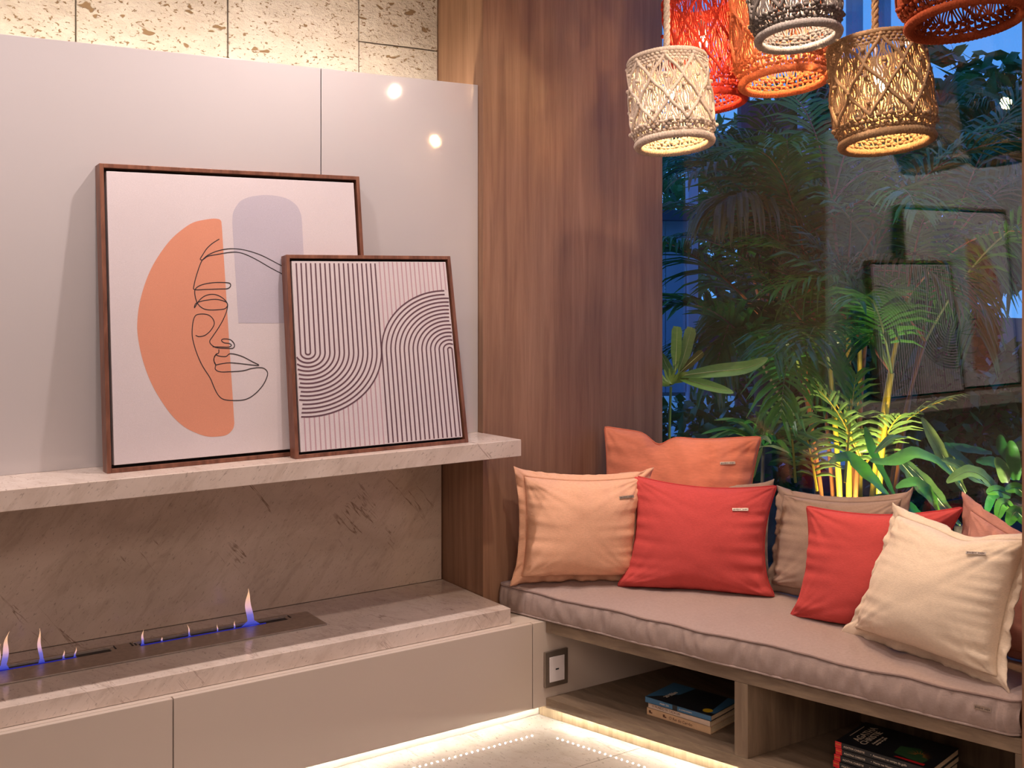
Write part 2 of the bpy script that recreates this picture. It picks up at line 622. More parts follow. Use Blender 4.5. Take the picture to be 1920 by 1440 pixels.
# ================================================================== fireplace
cab = thing('fireplace_cabinet', (0.9, 3.35, 0), 'long greige lacquer cabinet floating above the floor light under the marble hearth', 'cabinet')
MB().box(-2.4, 2.90, 3.114, 3.60, 0.06, 0.3417).build('body', M['cabinet'], cab)
for a, b in ((-2.4, -0.90), (-0.897, 0.9667), (0.9697, 2.1562), (2.1592, 2.90)):
    MB().box(a, b, 3.096, 3.1135, 0.06, 0.3417).build('door', M['cabinet'], cab, bevel=0.0015)
MB().box(-2.4, 2.92, 3.178, 3.55, 0.001, 0.06).build('plinth', M['cabinet'], cab)

he = tag(MB().prism([(-2.4, 3.134), (2.0955, 3.134), (2.0905, 3.299), (2.0905, 3.568), (-2.4, 3.568)], 0.3425, 0.3937).build('marble_hearth', M['marble'], bevel=0.0015),
         'thick pale marble hearth slab holding the steel ethanol burner', 'hearth')
sh = tag(MB().prism([(-2.4, 3.103), (2.1166, 3.103), (2.0945, 3.299), (2.0905, 3.300), (2.0905, 3.568), (-2.4, 3.568)], 0.8968, 0.951).build('marble_shelf', M['marble'], bevel=0.0015),
         'pale marble mantel shelf under the two leaning framed prints', 'shelf')

bu = thing('ethanol_burner', (0.9, 3.38, 0.394), 'long brushed steel bio-ethanol burner with two slots set in the marble hearth', 'burner')
ZB0, ZB1 = 0.3942, 0.3985
SL = [(0.30, 0.889), (0.970, 1.434)]
mb = MB()
mb.box(0.20, 1.518, 3.306, 3.412, ZB0, ZB1).box(0.20, 1.518, 3.444, 3.463, ZB0, ZB1)
for a, b in ((0.20, 0.30), (0.889, 0.970), (1.434, 1.518)):
    mb.box(a, b, 3.412, 3.444, ZB0, ZB1)
mb.build('burner_plate', M['steel'], bu, bevel=0.0008)
for a, b in SL:
    MB().box(a, b, 3.412, 3.444, ZB0, ZB0 + 0.0008).build('burner_slot', M['black'], bu)
    MB().box(a - .012, b + .012, 3.4465, 3.460, ZB1, ZB1 + 0.003).build('slot_lid', M['steel'], bu, bevel=0.0008)
for x in (0.903, 0.952, 0.962, 1.447):
    MB().box(x - .0022, x + .0022, 3.425, 3.458, ZB1, ZB1 + .0008).build('slot_mark', M['black'], bu)
for a, b in ((0.30, 0.79), (0.972, 1.36)):
    MB().box(a, b, 3.4145, 3.4175, ZB0 + .0008, ZB1 + 0.0012).build('flame_line', M['blue'], bu, label='low blue flame line')


def flame(x, h, w, lean=0.0, tail=0.0):
    rows = []
    n = 14
    for j in range(n + 1):
        t = j / n
        prof = (1 - t) ** 0.75 * (0.55 + 0.9 * t) * 1.0
        if t < 0.12:
            prof = 0.75 + tail * (0.12 - t) * 6
        cx = x + lean * h * t ** 1.3 + 0.05 * h * sin(7 * t + x * 20) * t
        rw = max(0.0004, w * prof * (1 - t ** 6))
        rows.append([(cx + rw * cos(2 * pi * i / 12), 3.426 + rw * 0.45 * sin(2 * pi * i / 12), 0.395 + h * t) for i in range(12)])
    MB().grid(rows, 12, n + 1, True).build('flame', M['flame'], bu, smooth=True)


for x, h, w, l, t in ((0.597, 0.105, 0.013, 0.15, 0.8), (0.574, 0.075, 0.014, 0.25, 0.3), (0.698, 0.10, 0.0085, -0.10, 0.5), (0.757, 0.026, 0.004, 0.05, 2.5), (0.787, 0.028, 0.0035, 0.2, 1.5),
                      (0.980, 0.046, 0.0055, 0.02, 0.6), (1.037, 0.014, 0.004, 0.0, 2.0), (1.121, 0.038, 0.0035, -0.15, 2.2),
                      (1.208, 0.022, 0.003, -0.05, 1.5), (1.262, 0.024, 0.0035, 0.0, 1.0), (1.315, 0.118, 0.0175, -0.12, 1.6)):
    flame(x, h, w, l, t)

# ---- LED strips under cabinet and bench
led = thing('floor_light_strip', (1.0, 3.165, 0.056), 'strip of small warm lights under the fireplace cabinet', 'light')
MB().box(-2.3, 2.22, 3.150, 3.164, 0.0575, 0.0598).build('strip_base', M['white'], led)
mb = MB()
x = -1.2
while x < 2.21:
    mb.box(x - .00175, x + .00175, 3.1550, 3.1585, 0.0550, 0.0574)
    x += 0.0215
mb.build('led_dots', M['led'], led, kind='stuff')
led2 = thing('floor_light_strip', (2.35, 2.8, 0.052), 'strip of small warm lights under the front edge of the bench', 'light')
mb = MB()
mb2 = MB()
ya, yb = 3.09, 1.70
DV = Vector((0.29004, -1, 0)).normalized()
NV = Vector((DV.y, -DV.x, 0)) * -1
pa = Vector((xf(ya) + .033, ya, 0))
pb = Vector((xf(yb) + .033, yb, 0))
L = (pb - pa).length
mb2.obox((pa + pb) / 2 + Vector((0, 0, .0533)), (pb - pa) / 2, NV * .006, Vector((0, 0, .0012)))
k = 0.01
while k < L:
    c = pa + (pb - pa).normalized() * k
    mb.obox(c + Vector((0, 0, .0508)), DV * .00175, NV * .00175, Vector((0, 0, .0012)))
    k += 0.0215
mb2.build('strip_base', M['white'], led2)
mb.build('led_dots', M['led'], led2, kind='stuff')

# ================================================================== bench
be = thing('storage_bench', (2.6, 2.4, 0), 'grey oak window bench with two open shelf bays holding books', 'bench')
Y0, Y1 = 3.0945, 1.6505


def wedge(y0, y1, z0, z1, inset=0.0, xb=2.93):
    return MB().prism([(xf(y0) + inset, y0), (xf(y1) + inset, y1), (xb, y1), (xb, y0)], z0, z1)


wedge(Y0, Y1, 0.3045, 0.3415).build('top_board', M['bench'], be, bevel=0.001)
wedge(Y0, Y1, 0.0545, 0.0875).build('bottom_board', M['bench'], be, bevel=0.001)
wedge(2.4206, 2.3789, 0.088, 0.304, 0.0).build('divider', M['benchv'], be, bevel=0.001)
MB().prism([(2.915, Y0), (2.915, Y1), (2.93, Y1), (2.93, Y0)], 0.088, 0.304).build('back_board', M['benchv'], be)
MB().prism([(xf(3.175) + .052, 3.175), (xf(Y1) + .052, Y1), (xf(Y1) + .07, Y1), (xf(3.175) + .07, 3.175)], 0.001, 0.054).build('plinth', M['plinth'], be)
wedge(Y1 + .018, Y1, 0.088, 0.304, 0.0).build('end_board', M['benchv'], be)

# ---- socket on the cabinet side of the bay
so = thing('wall_socket', (2.2475, 3.096, 0.182), 'square bronze framed white socket plate beside the open bench bay', 'socket')
MB().box(2.2000, 2.2950, 3.0862, 3.0955, 0.1225, 0.2405).build('plate', M['platering'], so, bevel=0.002)
MB().box(2.2180, 2.2790, 3.0838, 3.0862, 0.1385, 0.2215).build('socket_face', M['white'], so, bevel=0.001, label='white socket face')
MB().box(2.2420, 2.2550, 3.0830, 3.0838, 0.1770, 0.1815).build('slot', M['black'], so)

def nz(*a):
    return noise.noise(Vector(a))


# ---- seat cushion
cu = thing('seat_cushion', (2.6, 2.5, 0.342), 'long mauve taupe box cushion with piped edges covering the bench', 'cushion')
NS = 260
yl, yr = 3.293, 1.662


def cz(s, b=0.0):
    return 0.345, 0.427 + 0.0062 * noise.noise(Vector((s * 15, 1.7, b))) + 0.0020 * sin(s * 23) + 0.004 * s


rows = []
top_f, bot_f, top_b = [], [], []
for i in range(NS + 1):
    s = i / NS
    y = yl + (yr - yl) * s
    zb, zt = cz(s)
    fx = xf(y) - 0.004 + 0.005 * nz(s * 13, 7.7, 1.1)
    endr = min(1, min(s, 1 - s) * 60)
    fx += 0.02 * (1 - endr) ** 2
    bx = 2.935
    row = []
    nf = 8
    for k in range(nf + 1):
        t = k / nf
        bulge = 0.010 * sin(pi * t)
        wr = 0.0095 * noise.noise(Vector((s * 80, t * 1.3, 3))) * sin(pi * min(1, t * 1.02)) ** 0.5 + 0.0060 * noise.noise(Vector((s * 190, t * 1.0, 9))) * sin(pi * t)
        row.append((fx - bulge + wr, y, zb + (zt - zb) * t))
    nt_ = 30
    for k in range(1, nt_ + 1):
        t = k / nt_
        crown = 0.012 * (1 - (2 * t - 1) ** 4)
        diag = noise.noise(Vector((s * 32 + t * 8, t * 2.5 - s * 3, 5)))
        fold = 0.0060 * diag * (1 - t * 0.5) * min(1, t * 7)
        row.append((fx + (bx - fx) * t, y, zt + crown + fold))
    row.append((bx, y, zb))
    rows.append(row)
    top_f.append((fx - 0.001, y, zt + 0.001))
    bot_f.append((fx - 0.001, y, zb + 0.003))
nr = len(rows[0])
mb = MB()
mb.grid(rows, nr, NS + 1)
o0 = 0
mb.f.append(tuple(range(nr)))
mb.mi.append(0)
mb.f.append(tuple(NS * nr + k for k in range(nr - 1, -1, -1)))
mb.mi.append(0)
mb.f += [(i * nr + nr - 1, i * nr, (i + 1) * nr, (i + 1) * nr + nr - 1) for i in range(NS)]
mb.mi += [0] * NS
mb.build('cushion_cover', M['mauve'], cu, smooth=True)
endp = [(2.935, yl + 0.002, cz(0)[1])]
MB().tube([(2.935, yl, cz(0)[1] + .004), (2.5, yl, cz(0)[1] + .01)] + top_f + [(2.935, yr, cz(1)[1])], 0.0034, 6).build('piping', M['mauved'], cu, smooth=True)
MB().tube(bot_f, 0.0036, 6).build('piping', M['mauve'], cu, smooth=True)


def label_tag(c, ux, uy, un, w, h, parent):
    """small metal label: c centre, ux along, uy up, un outwards"""
    c, ux, uy, un = Vector(c), Vector(ux).normalized(), Vector(uy).normalized(), Vector(un).normalized()
    t = MB().obox(c, ux * w / 2, uy * h / 2, un * 0.0008).build('label_plate', M['tag'], parent, bevel=0.0006, label='small metal label')
    mb = MB()
    n = 11
    for i in range(n):
        if i == 6:
            continue
        x_ = (-0.40 + 0.80 * i / (n - 1)) * w
        mb.obox(c + ux * x_ + un * 0.0009, ux * w * 0.025, uy * h * (0.16 if i % 3 else 0.24), un * 0.0003)
    e = mb.build('engraving', M['tagd'], t)
    e.matrix_parent_inverse = Matrix()
    return t


yt_ = 1.70
label_tag((xf(1.735) - .0165, 1.735, 0.402), DV, (0, 0, 1), NV if NV.x < 0 else -NV, 0.042, 0.011, cu)


# ================================================================== framed prints
class Plane:
    def __init__(s, O, sl, wb, wt, h, lt=0.0):
        s.O = Vector(O)
        s.V = Vector((0, sl, 1)).normalized()
        s.U = Vector((1, 0, 0))
        s.N = s.U.cross(s.V)
        s.wb, s.wt, s.h, s.lt = wb, wt, h, lt

    def p(s, u, v, n=0.0):
        return s.O + s.U * u + s.V * v + s.N * n

    def q(s, a, b, n=0.0):
        """a, b in 0..1 across the (very slightly tapered) rectangle"""
        w = s.wb + (s.wt - s.wb) * b
        return s.p(s.lt * b + a * w, b * s.h, n)


def quad_slab(pl, a0, a1, b0, b1, n0, n1, mb):
    c = [(a0, b0), (a1, b0), (a1, b1), (a0, b1)]
    vs = [pl.q(a, b, n0) for a, b in c] + [pl.q(a, b, n1) for a, b in c]
    mb.add(vs, [(3, 2, 1, 0), (4, 5, 6, 7), (0, 1, 5, 4), (1, 2, 6, 5), (2, 3, 7, 6), (3, 0, 4, 7)])
    return mb


def ribbon(pl, pts, w, n, mb, fn=None):
    fn = fn or pl.p
    m = len(pts)
    vs = []
    for i in range(m):
        a = Vector(pts[max(0, i - 1)])
        b = Vector(pts[min(m - 1, i + 1)])
        d = (b - a)
        d = d.normalized() if d.length > 1e-9 else Vector((1, 0))
        nx, ny = -d.y * w / 2, d.x * w / 2
        c = pts[i]
        vs += [fn(c[0] + nx, c[1] + ny, n), fn(c[0] - nx, c[1] - ny, n)]
    mb.add(vs, [(2 * i, 2 * i + 1, 2 * i + 3, 2 * i + 2) for i in range(m - 1)])


def smooth(pts, k=5):
    out = []
    m = len(pts)
    for i in range(m - 1):
        p0 = pts[max(0, i - 1)]
        p1, p2 = pts[i], pts[i + 1]
        p3 = pts[min(m - 1, i + 2)]
        for j in range(k):
            t = j / k
            out.append(tuple(0.5 * (2 * p1[c] + (p2[c] - p0[c]) * t + (2 * p0[c] - 5 * p1[c] + 4 * p2[c] - p3[c]) * t * t + (3 * p1[c] - p0[c] - 3 * p2[c] + p3[c]) * t ** 3) for c in (0, 1)))
    out.append(pts[-1])
    return out


def frame_it(root, pl, depth, fw, reb):
    for nm, r in (('left', (0, fw, 0, 1)), ('right', (1 - fw, 1, 0, 1)), ('b', (fw, 1 - fw, 0, fw)), ('t', (fw, 1 - fw, 1 - fw, 1))):
        quad_slab(pl, *r, -depth, 0, MB()).build('frame_rail', M['frame'], root, bevel=0.0012)
    quad_slab(pl, fw, 1 - fw, fw, 1 - fw, -depth * 0.8, -depth * 0.7, MB()).build('backing', M['rebate'], root)
    c = fw + reb
    quad_slab(pl, c, 1 - c, c, 1 - c, -depth * 0.69, -0.004, MB()).build('canvas', M['canvas'], root, bevel=0.001)


big = Plane((0.8205, 3.2000, 0.9512), 0.0993, 0.812, 0.799, 0.856, 0.0)
pr = thing('framed_print', (1.2, 3.22, 0.951), 'large walnut framed print of a line drawn face on coral and lilac shapes', 'picture')
frame_it(pr, big, 0.046, 0.0145, 0.010)
CORAL = [(0.346, 0.685), (0.363, 0.11), (0.358, 0.094), (0.34, 0.079), (0.314, 0.076), (0.284, 0.078), (0.254, 0.089), (0.216, 0.111), (0.179, 0.149), (0.142, 0.208), (0.119, 0.259), (0.102, 0.317), (0.093, 0.374), (0.093, 0.412), (0.099, 0.456), (0.113, 0.507), (0.134, 0.558), (0.161, 0.603), (0.194, 0.645), (0.228, 0.675), (0.261, 0.696), (0.295, 0.705), (0.322, 0.709), (0.34, 0.707), (0.345, 0.7)]
ARCH = [(0.386, 0.401), (0.378, 0.699), (0.381, 0.726), (0.391, 0.746), (0.406, 0.764), (0.431, 0.776), (0.464, 0.783), (0.492, 0.785), (0.525, 0.783), (0.557, 0.775), (0.582, 0.758), (0.594, 0.737), (0.599, 0.711), (0.6, 0.609), (0.603, 0.395)]
CORAL = [CORAL[0]] + smooth(CORAL[1:], 4)
ARCH = [ARCH[0]] + smooth(ARCH[1:-1], 4) + [ARCH[-1]]
for nm, pts, m in (('coral_shape', CORAL, 'coralp'), ('arch_shape', ARCH, 'lilac')):
    b_ = MB()
    b_.add([big.p(u, v, -0.0037) for u, v in pts], [tuple(range(len(pts) - 1, -1, -1))])
    b_.build(nm, M[m], pr)
L1 = [(0.337, 0.649), (0.316, 0.636), (0.299, 0.621), (0.285, 0.601), (0.278, 0.589), (0.286, 0.588), (0.301, 0.598), (0.332, 0.604), (0.366, 0.61), (0.394, 0.61), (0.421, 0.602), (0.456, 0.585), (0.491, 0.565), (0.54, 0.540)]
L2 = [(0.286, 0.589), (0.301, 0.601), (0.325, 0.612), (0.353, 0.619), (0.38, 0.621), (0.415, 0.617), (0.457, 0.605), (0.492, 0.589), (0.54, 0.564)]
L3 = [(0.284, 0.587), (0.276, 0.571), (0.264, 0.538), (0.257, 0.512), (0.258, 0.501), (0.288, 0.501), (0.328, 0.502), (0.356, 0.503), (0.366, 0.511), (0.363, 0.519), (0.346, 0.521), (0.319, 0.521), (0.289, 0.517), (0.268, 0.509), (0.259, 0.498), (0.26, 0.479), (0.265, 0.463), (0.273, 0.452), (0.286, 0.444), (0.306, 0.441), (0.333, 0.442), (0.348, 0.445), (0.355, 0.455), (0.349, 0.468), (0.334, 0.48), (0.318, 0.486), (0.301, 0.486), (0.284, 0.48), (0.27, 0.468), (0.261, 0.455), (0.256, 0.448), (0.26, 0.46), (0.274, 0.466), (0.294, 0.47), (0.317, 0.472), (0.337, 0.469), (0.354, 0.46), (0.352, 0.439), (0.34, 0.412), (0.324, 0.387), (0.307, 0.364), (0.298, 0.351), (0.303, 0.34), (0.319, 0.331), (0.349, 0.328), (0.366, 0.328), (0.372, 0.336), (0.367, 0.347), (0.357, 0.354), (0.34, 0.356), (0.333, 0.352), (0.34, 0.345), (0.357, 0.342), (0.362, 0.336), (0.353, 0.332), (0.329, 0.333), (0.312, 0.334), (0.306, 0.335)]
L4 = [(0.257, 0.369), (0.267, 0.365), (0.284, 0.368), (0.301, 0.381), (0.313, 0.4), (0.309, 0.416), (0.296, 0.427), (0.276, 0.43), (0.259, 0.426), (0.251, 0.408), (0.247, 0.376), (0.25, 0.35), (0.259, 0.317), (0.274, 0.281), (0.296, 0.244), (0.306, 0.218), (0.318, 0.194), (0.334, 0.181), (0.364, 0.176), (0.399, 0.177), (0.427, 0.19), (0.452, 0.213), (0.466, 0.235), (0.47, 0.252), (0.461, 0.264), (0.444, 0.268), (0.419, 0.266), (0.395, 0.261), (0.361, 0.26), (0.327, 0.261), (0.312, 0.269), (0.313, 0.282), (0.308, 0.297), (0.314, 0.31), (0.323, 0.316), (0.324, 0.326)]
L5 = [(0.316, 0.31), (0.328, 0.306), (0.345, 0.305), (0.356, 0.312), (0.373, 0.31), (0.396, 0.302), (0.423, 0.287), (0.444, 0.275), (0.42, 0.277), (0.389, 0.282), (0.355, 0.286), (0.328, 0.284), (0.314, 0.282), (0.309, 0.292), (0.31, 0.305), (0.318, 0.315)]
mb = MB()
for l in (L1, L2, L3, L4, L5):
    ribbon(big, smooth(l, 5), 0.0027, -0.0034, mb)
mb.build('line_drawing', M['ink'], pr)

small = Plane((1.3430, 3.1420, 0.9512), 0.1296, 0.595, 0.570, 0.606, 0.003)
ps = thing('framed_print', (1.64, 3.16, 0.951), 'smaller walnut framed print of nested plum coloured arcs and stripes, leaning in front', 'picture')
frame_it(ps, small, 0.040, 0.019, 0.012)
Wn, Hn = 0.583, 0.606
lo, hi = 0.034, 0.966


def qn(u, v, n):
    return small.q(u / Wn, v / Hn, n)


ulo, uhi, vlo, vhi = lo * Wn, hi * Wn, lo * Hn, hi * Hn


def clipped(pts):
    runs, cur = [], []
    for p in pts:
        if ulo <= p[0] <= uhi and vlo <= p[1] <= vhi:
            cur.append(p)
        else:
            if len(cur) > 1:
                runs.append(cur)
            cur = []
    if len(cur) > 1:
        runs.append(cur)
    return runs


S_ = 0.01584
dark = MB()
for k in range(16):
    a = (k + .5) * S_
    b = a * 0.777
    for (cu_, cv_, sg) in ((0.0565, 0.311, 1), (0.5490, 0.302, -1)):
        pts = [(cu_ + sg * a, cv_ + sg * t * 0.01) for t in range(60, 0, -1)]
        pts += [(cu_ + sg * a * cos(th * pi / 48), cv_ - sg * b * sin(th * pi / 48)) for th in range(0, 49)]
        pts += [(cu_ - sg * a, cv_ + sg * t * 0.01) for t in range(1, 61)]
        for r in clipped(pts):
            ribbon(small, r, 0.0049, -0.0036, dark, qn)
dark.build('dark_stripes', M['ink2'], ps, kind='stuff')
pale = MB()
for k in range(16, 40):
    x1 = 0.0565 + (k + .5) * S_
    if x1 < uhi:
        dx = 0.5490 - x1
        top = 0.302 + 0.777 * sqrt(max(0, (15.5 * S_) ** 2 - dx * dx)) if abs(dx) < 15.5 * S_ else 0.302
        ribbon(small, [(x1, vhi), (x1, top + 0.002)], 0.0042, -0.0037, pale, qn)
    x2 = 0.5490 - (k + .5) * S_
    if x2 > ulo:
        dx = x2 - 0.0565
        bot = 0.311 - 0.777 * sqrt(max(0, (15.5 * S_) ** 2 - dx * dx)) if abs(dx) < 15.5 * S_ else 0.311
        ribbon(small, [(x2, vlo), (x2, bot - 0.002)], 0.0042, -0.0037, pale, qn)
pale.build('pale_stripes', M['ink3'], ps, kind='stuff')


# ================================================================== cushions
def nz(*a):
    return noise.noise(Vector(a))


def pillow(label, BL, BR, TR, TL, T, mat, pmat, edge='pipe', bow=(0.03, 0.03), seed=1.0, wr=1.0, dents=(), folds=0.0, fl=0.030, tagp=None, name='throw_cushion', plump=0.36):
    BL, BR, TR, TL = map(Vector, (BL, BR, TR, TL))
    c = (BL + BR + TR + TL) / 4
    n = ((BR - BL) + (TR - TL)).cross((TL - BL) + (TR - BR)).normalized()
    if n.dot(Vector((0, 0, EYE)) - c) < 0:
        n = -n
    wid = ((BR - BL).length + (TR - TL).length) / 2
    hei = ((TL - BL).length + (TR - BR).length) / 2
    root = thing(name, (c.x, c.y, min(BL.z, BR.z)), label, 'cushion', 'throw cushions on the window bench')

    def S(a, b, bw=1.0):
        ka = 1 - 2 * bow[0] * bw * sin(pi * min(1, max(0, b))) ** 0.9
        kb = 1 - 2 * bow[1] * bw * sin(pi * min(1, max(0, a))) ** 0.9
        a2 = 0.5 + (a - 0.5) * ka
        b2 = 0.5 + (b - 0.5) * kb
        if b < 0.5:
            b2 = b + (b2 - b) * 0.35
        ear = math.exp(-((b / 0.10) ** 2))
        a2 += (a - 0.5) * 0.05 * ear
        for (a0, dp, w_) in dents:
            b2 -= dp * math.exp(-((a - a0) / w_) ** 2) * max(0, b) ** 2.5
        p = BL * ((1 - a2) * (1 - b2)) + BR * (a2 * (1 - b2)) + TR * (a2 * b2) + TL * ((1 - a2) * b2)
        p += n * 0.006 * nz(a * 2.3 + seed, b * 2.1, seed)
        p.z = max(p.z, 0.4325)
        return p
    N = 60
    ia = (fl / wid) if edge == 'flange' else 0.0
    ib = (fl / hei) if edge == 'flange' else 0.0
    par = [0.5 - 0.5 * cos(pi * i / N) for i in range(N + 1)]
    par = [0.35 * i / N + 0.65 * p for i, p in enumerate(par)]

    def h(a, b, side):
        # side seams carry puckers that fade inwards
        e = (max(0.0, 4 * a * (1 - a)) * max(0.0, 4 * b * (1 - b))) ** plump
        hh = T / 2 * e * (1 + 0.22 * (0.5 - b))
        da, db = min(a, 1 - a), min(b, 1 - b)
        m0 = min(1, e * 3)
        p = nz(b * 15 + seed * 3, 0.5 + (a > .5) * 7 + a * 1.5, seed) * math.exp(-da / 0.13) * 0.011
        p += nz(a * 13 + seed * 5, 3.5 + (b > .5) * 7 + b * 1.5, seed) * math.exp(-db / 0.11) * 0.009
        p += nz(a * 3 + seed, b * 3, 2 + seed + side) * 0.006
        # diagonal pulls from the corners
        for (ca, cb) in ((0, 0), (1, 0), (0, 1), (1, 1)):
            ra, rb = a - ca, b - cb
            r_ = hypot(ra, rb)
            th = atan2(rb, ra)
            p += 0.006 * nz(th * 7 + seed, r_ * 1.2, seed + ca * 3 + cb * 5) * math.exp(-r_ / 0.28)
        if folds:
            u_ = a * 1.0 + b * 0.55 + 0.25 * nz(a * 2, b * 2, seed)
            p += folds * (sin(u_ * 34) * 0.5 + sin(u_ * 21 + 1.3) * 0.5) * (0.3 + 0.7 * a) * (1 - 0.5 * b)
        return hh + p * m0 * wr

    rows = []
    for j in range(N + 1):
        b = par[j]
        for i in range(0, 1):
            pass
        row = []
        for i in range(N + 1):
            a = par[i]
            row.append(S(ia + a * (1 - 2 * ia), ib + b * (1 - 2 * ib)) + n * h(a, b, 0))
        rows.append(row)
    back = []
    for j in range(N + 1):
        b = par[j]
        back.append([S(ia + par[i] * (1 - 2 * ia), ib + b * (1 - 2 * ib)) - n * h(par[i], b, 1) * 0.8 for i in range(N + 1)])
    for rr in (rows, back):
        for row in rr:
            for p in row:
                p.z = max(p.z, 0.4315)
    mb = MB()
    mb.grid(rows, N + 1, N + 1)
    off = len(mb.v)
    mb.grid(back, N + 1, N + 1)
    # orientation by normal
    me_t = mb
    o = me_t.build('cover', mat, root, smooth=True)
    bm = bmesh.new()
    bm.from_mesh(o.data)
    bmesh.ops.remove_doubles(bm, verts=bm.verts, dist=0.0004)
    bmesh.ops.recalc_face_normals(bm, faces=bm.faces)
    bm.to_mesh(o.data)
    bm.free()
    # boundary loop parameters
    K = 44
    loop = [(i / K, 0) for i in range(K)] + [(1, i / K) for i in range(K)] + [(1 - i / K, 1) for i in range(K)] + [(0, 1 - i / K) for i in range(K)]
    if edge == 'pipe':
        pts = []
        for (a, b) in loop:
            p = S(a, b)
            p.z = max(p.z, 0.4345)
            pts.append(p)
        # rounded corners
        q = []
        m_ = len(pts)
        for i in range(m_):
            q.append((pts[i - 1] + pts[i] * 2 + pts[(i + 1) % m_]) / 4)
        MB().tube(q, 0.0036, 6, closed=True).build('piping', pmat, root, smooth=True)
    else:
        rings = []
        for r_ in range(5):
            t = r_ / 4
            ring = []
            for li, (a, b) in enumerate(loop):
                aa = ia + a * (1 - 2 * ia)
                bb = ib + b * (1 - 2 * ib)
                a3 = aa + (a - aa) * t
                b3 = bb + (b - bb) * t
                p = S(a3, b3, 1.0)
                wv = (0.010 * nz(a * 9 + seed, b * 9, 4) + 0.008 * nz(a * 21 + seed, b * 21, 8)) * t * wr
                vb = max(0.0, abs(b - 0.5) * 2 - 0.86) / 0.14
                sd_ = min(1.0, min(a, 1 - a) / 0.06)
                p = p + n * (wv - 0.002 - 0.016 * t * vb * sd_)
                if b > 0.99:
                    p.z -= 0.010 * t * sd_
                p.z = max(p.z, 0.4325 + 0.001 * t)
                ring.append(p)
            rings.append(ring)
        mb = MB()
        mb.grid(rings, len(loop), 5, True)
        o = mb.build('flange', pmat, root, smooth=True)
        sd = o.modifiers.new('thick', 'SOLIDIFY')
        sd.thickness = 0.0035
        sd.offset = 0
    if tagp:
        a, b = tagp
        e_ = 0.03
        P0 = rows[min(range(N + 1), key=lambda j: abs(par[j] - b))][min(range(N + 1), key=lambda i: abs(par[i] - a))]
        i0 = min(range(N + 1), key=lambda i: abs(par[i] - a))
        j0 = min(range(N + 1), key=lambda j: abs(par[j] - b))
        ux = (rows[j0][min(N, i0 + 2)] - rows[j0][i0 - 2])
        uy = (rows[min(N, j0 + 2)][i0] - rows[j0 - 2][i0])
        un = ux.cross(uy)
        if un.dot(n) < 0:
            un = -un
        un.normalize()
        uy = un.cross(ux) if un.cross(ux).z > 0 else ux.cross(un)
        label_tag(P0 + un * 0.0035, ux, uy, un, 0.052, 0.009, root)
    return root


pillow('peach linen cushion with a wide flat flange, leftmost on the bench against the wood column',
       (2.165, 3.225, 0.436), (2.548, 3.010, 0.436), (2.585, 2.985, 0.832), (2.168, 3.225, 0.842), 0.175, M['peach'], M['peach'], 'flange', (0.045, 0.055), 1.3, 1.5, tagp=(0.86, 0.83))
pillow('coral velvet piped cushion with a folded top, standing at the back in the corner',
       (2.56, 3.25, 0.50), (2.885, 2.83, 0.50), (2.915, 2.805, 0.932), (2.590, 3.262, 0.940), 0.13, M['coral'], M['coralpip'], 'pipe', (0.035, 0.035), 5.2, 1.3,
       dents=((0.36, 0.085, 0.07), (0.62, 0.02, 0.2)), folds=0.0125, tagp=(0.83, 0.80))
pillow('taupe linen cushion almost hidden behind the red cushion, only its corner showing',
       (2.55, 3.11, 0.436), (2.875, 2.725, 0.436), (2.895, 2.725, 0.800), (2.59, 3.11, 0.76), 0.03, M['taupe'], M['taupe'], 'flange', (0.03, 0.04), 2.2, 0.6)
pillow('bright red piped cushion beside the peach one, left of the taupe cushion',
       (2.465, 3.016, 0.436), (2.794, 2.645, 0.436), (2.822, 2.645, 0.797), (2.532, 3.030, 0.803), 0.165, M['red'], M['redp'], 'pipe', (0.065, 0.065), 3.7, 1.5, tagp=(0.80, 0.80))
pillow('taupe linen flanged cushion leaning on the glass between the two red cushions',
       (2.83, 2.71, 0.436), (2.90, 2.235, 0.436), (2.915, 2.185, 0.855), (2.90, 2.72, 0.780), 0.12, M['taupe'], M['taupe'], 'flange', (0.04, 0.07), 6.1, 1.5)
pillow('bright red piped cushion half covered by the big cream cushion',
       (2.690, 2.455, 0.436), (2.83, 2.10, 0.436), (2.885, 1.995, 0.830), (2.735, 2.440, 0.775), 0.145, M['red'], M['redp'], 'pipe', (0.06, 0.07), 8.4, 1.4)
pillow('dusty pink linen flanged cushion at the right end behind the cream cushion',
       (2.87, 2.03, 0.440), (2.89, 1.69, 0.436), (2.905, 1.68, 0.745), (2.905, 2.012, 0.870), 0.09, M['pink'], M['pink'], 'flange', (0.03, 0.03), 9.6, 1.0)
pillow('large cream linen flanged cushion standing in front at the right end of the bench',
       (2.682, 2.254, 0.436), (2.650, 1.712, 0.436), (2.735, 1.665, 0.848), (2.752, 2.131, 0.835), 0.20, M['cream'], M['cream'], 'flange', (0.05, 0.06), 11.3, 1.7,
       dents=((0.55, 0.05, 0.16),), tagp=(0.80, 0.86))


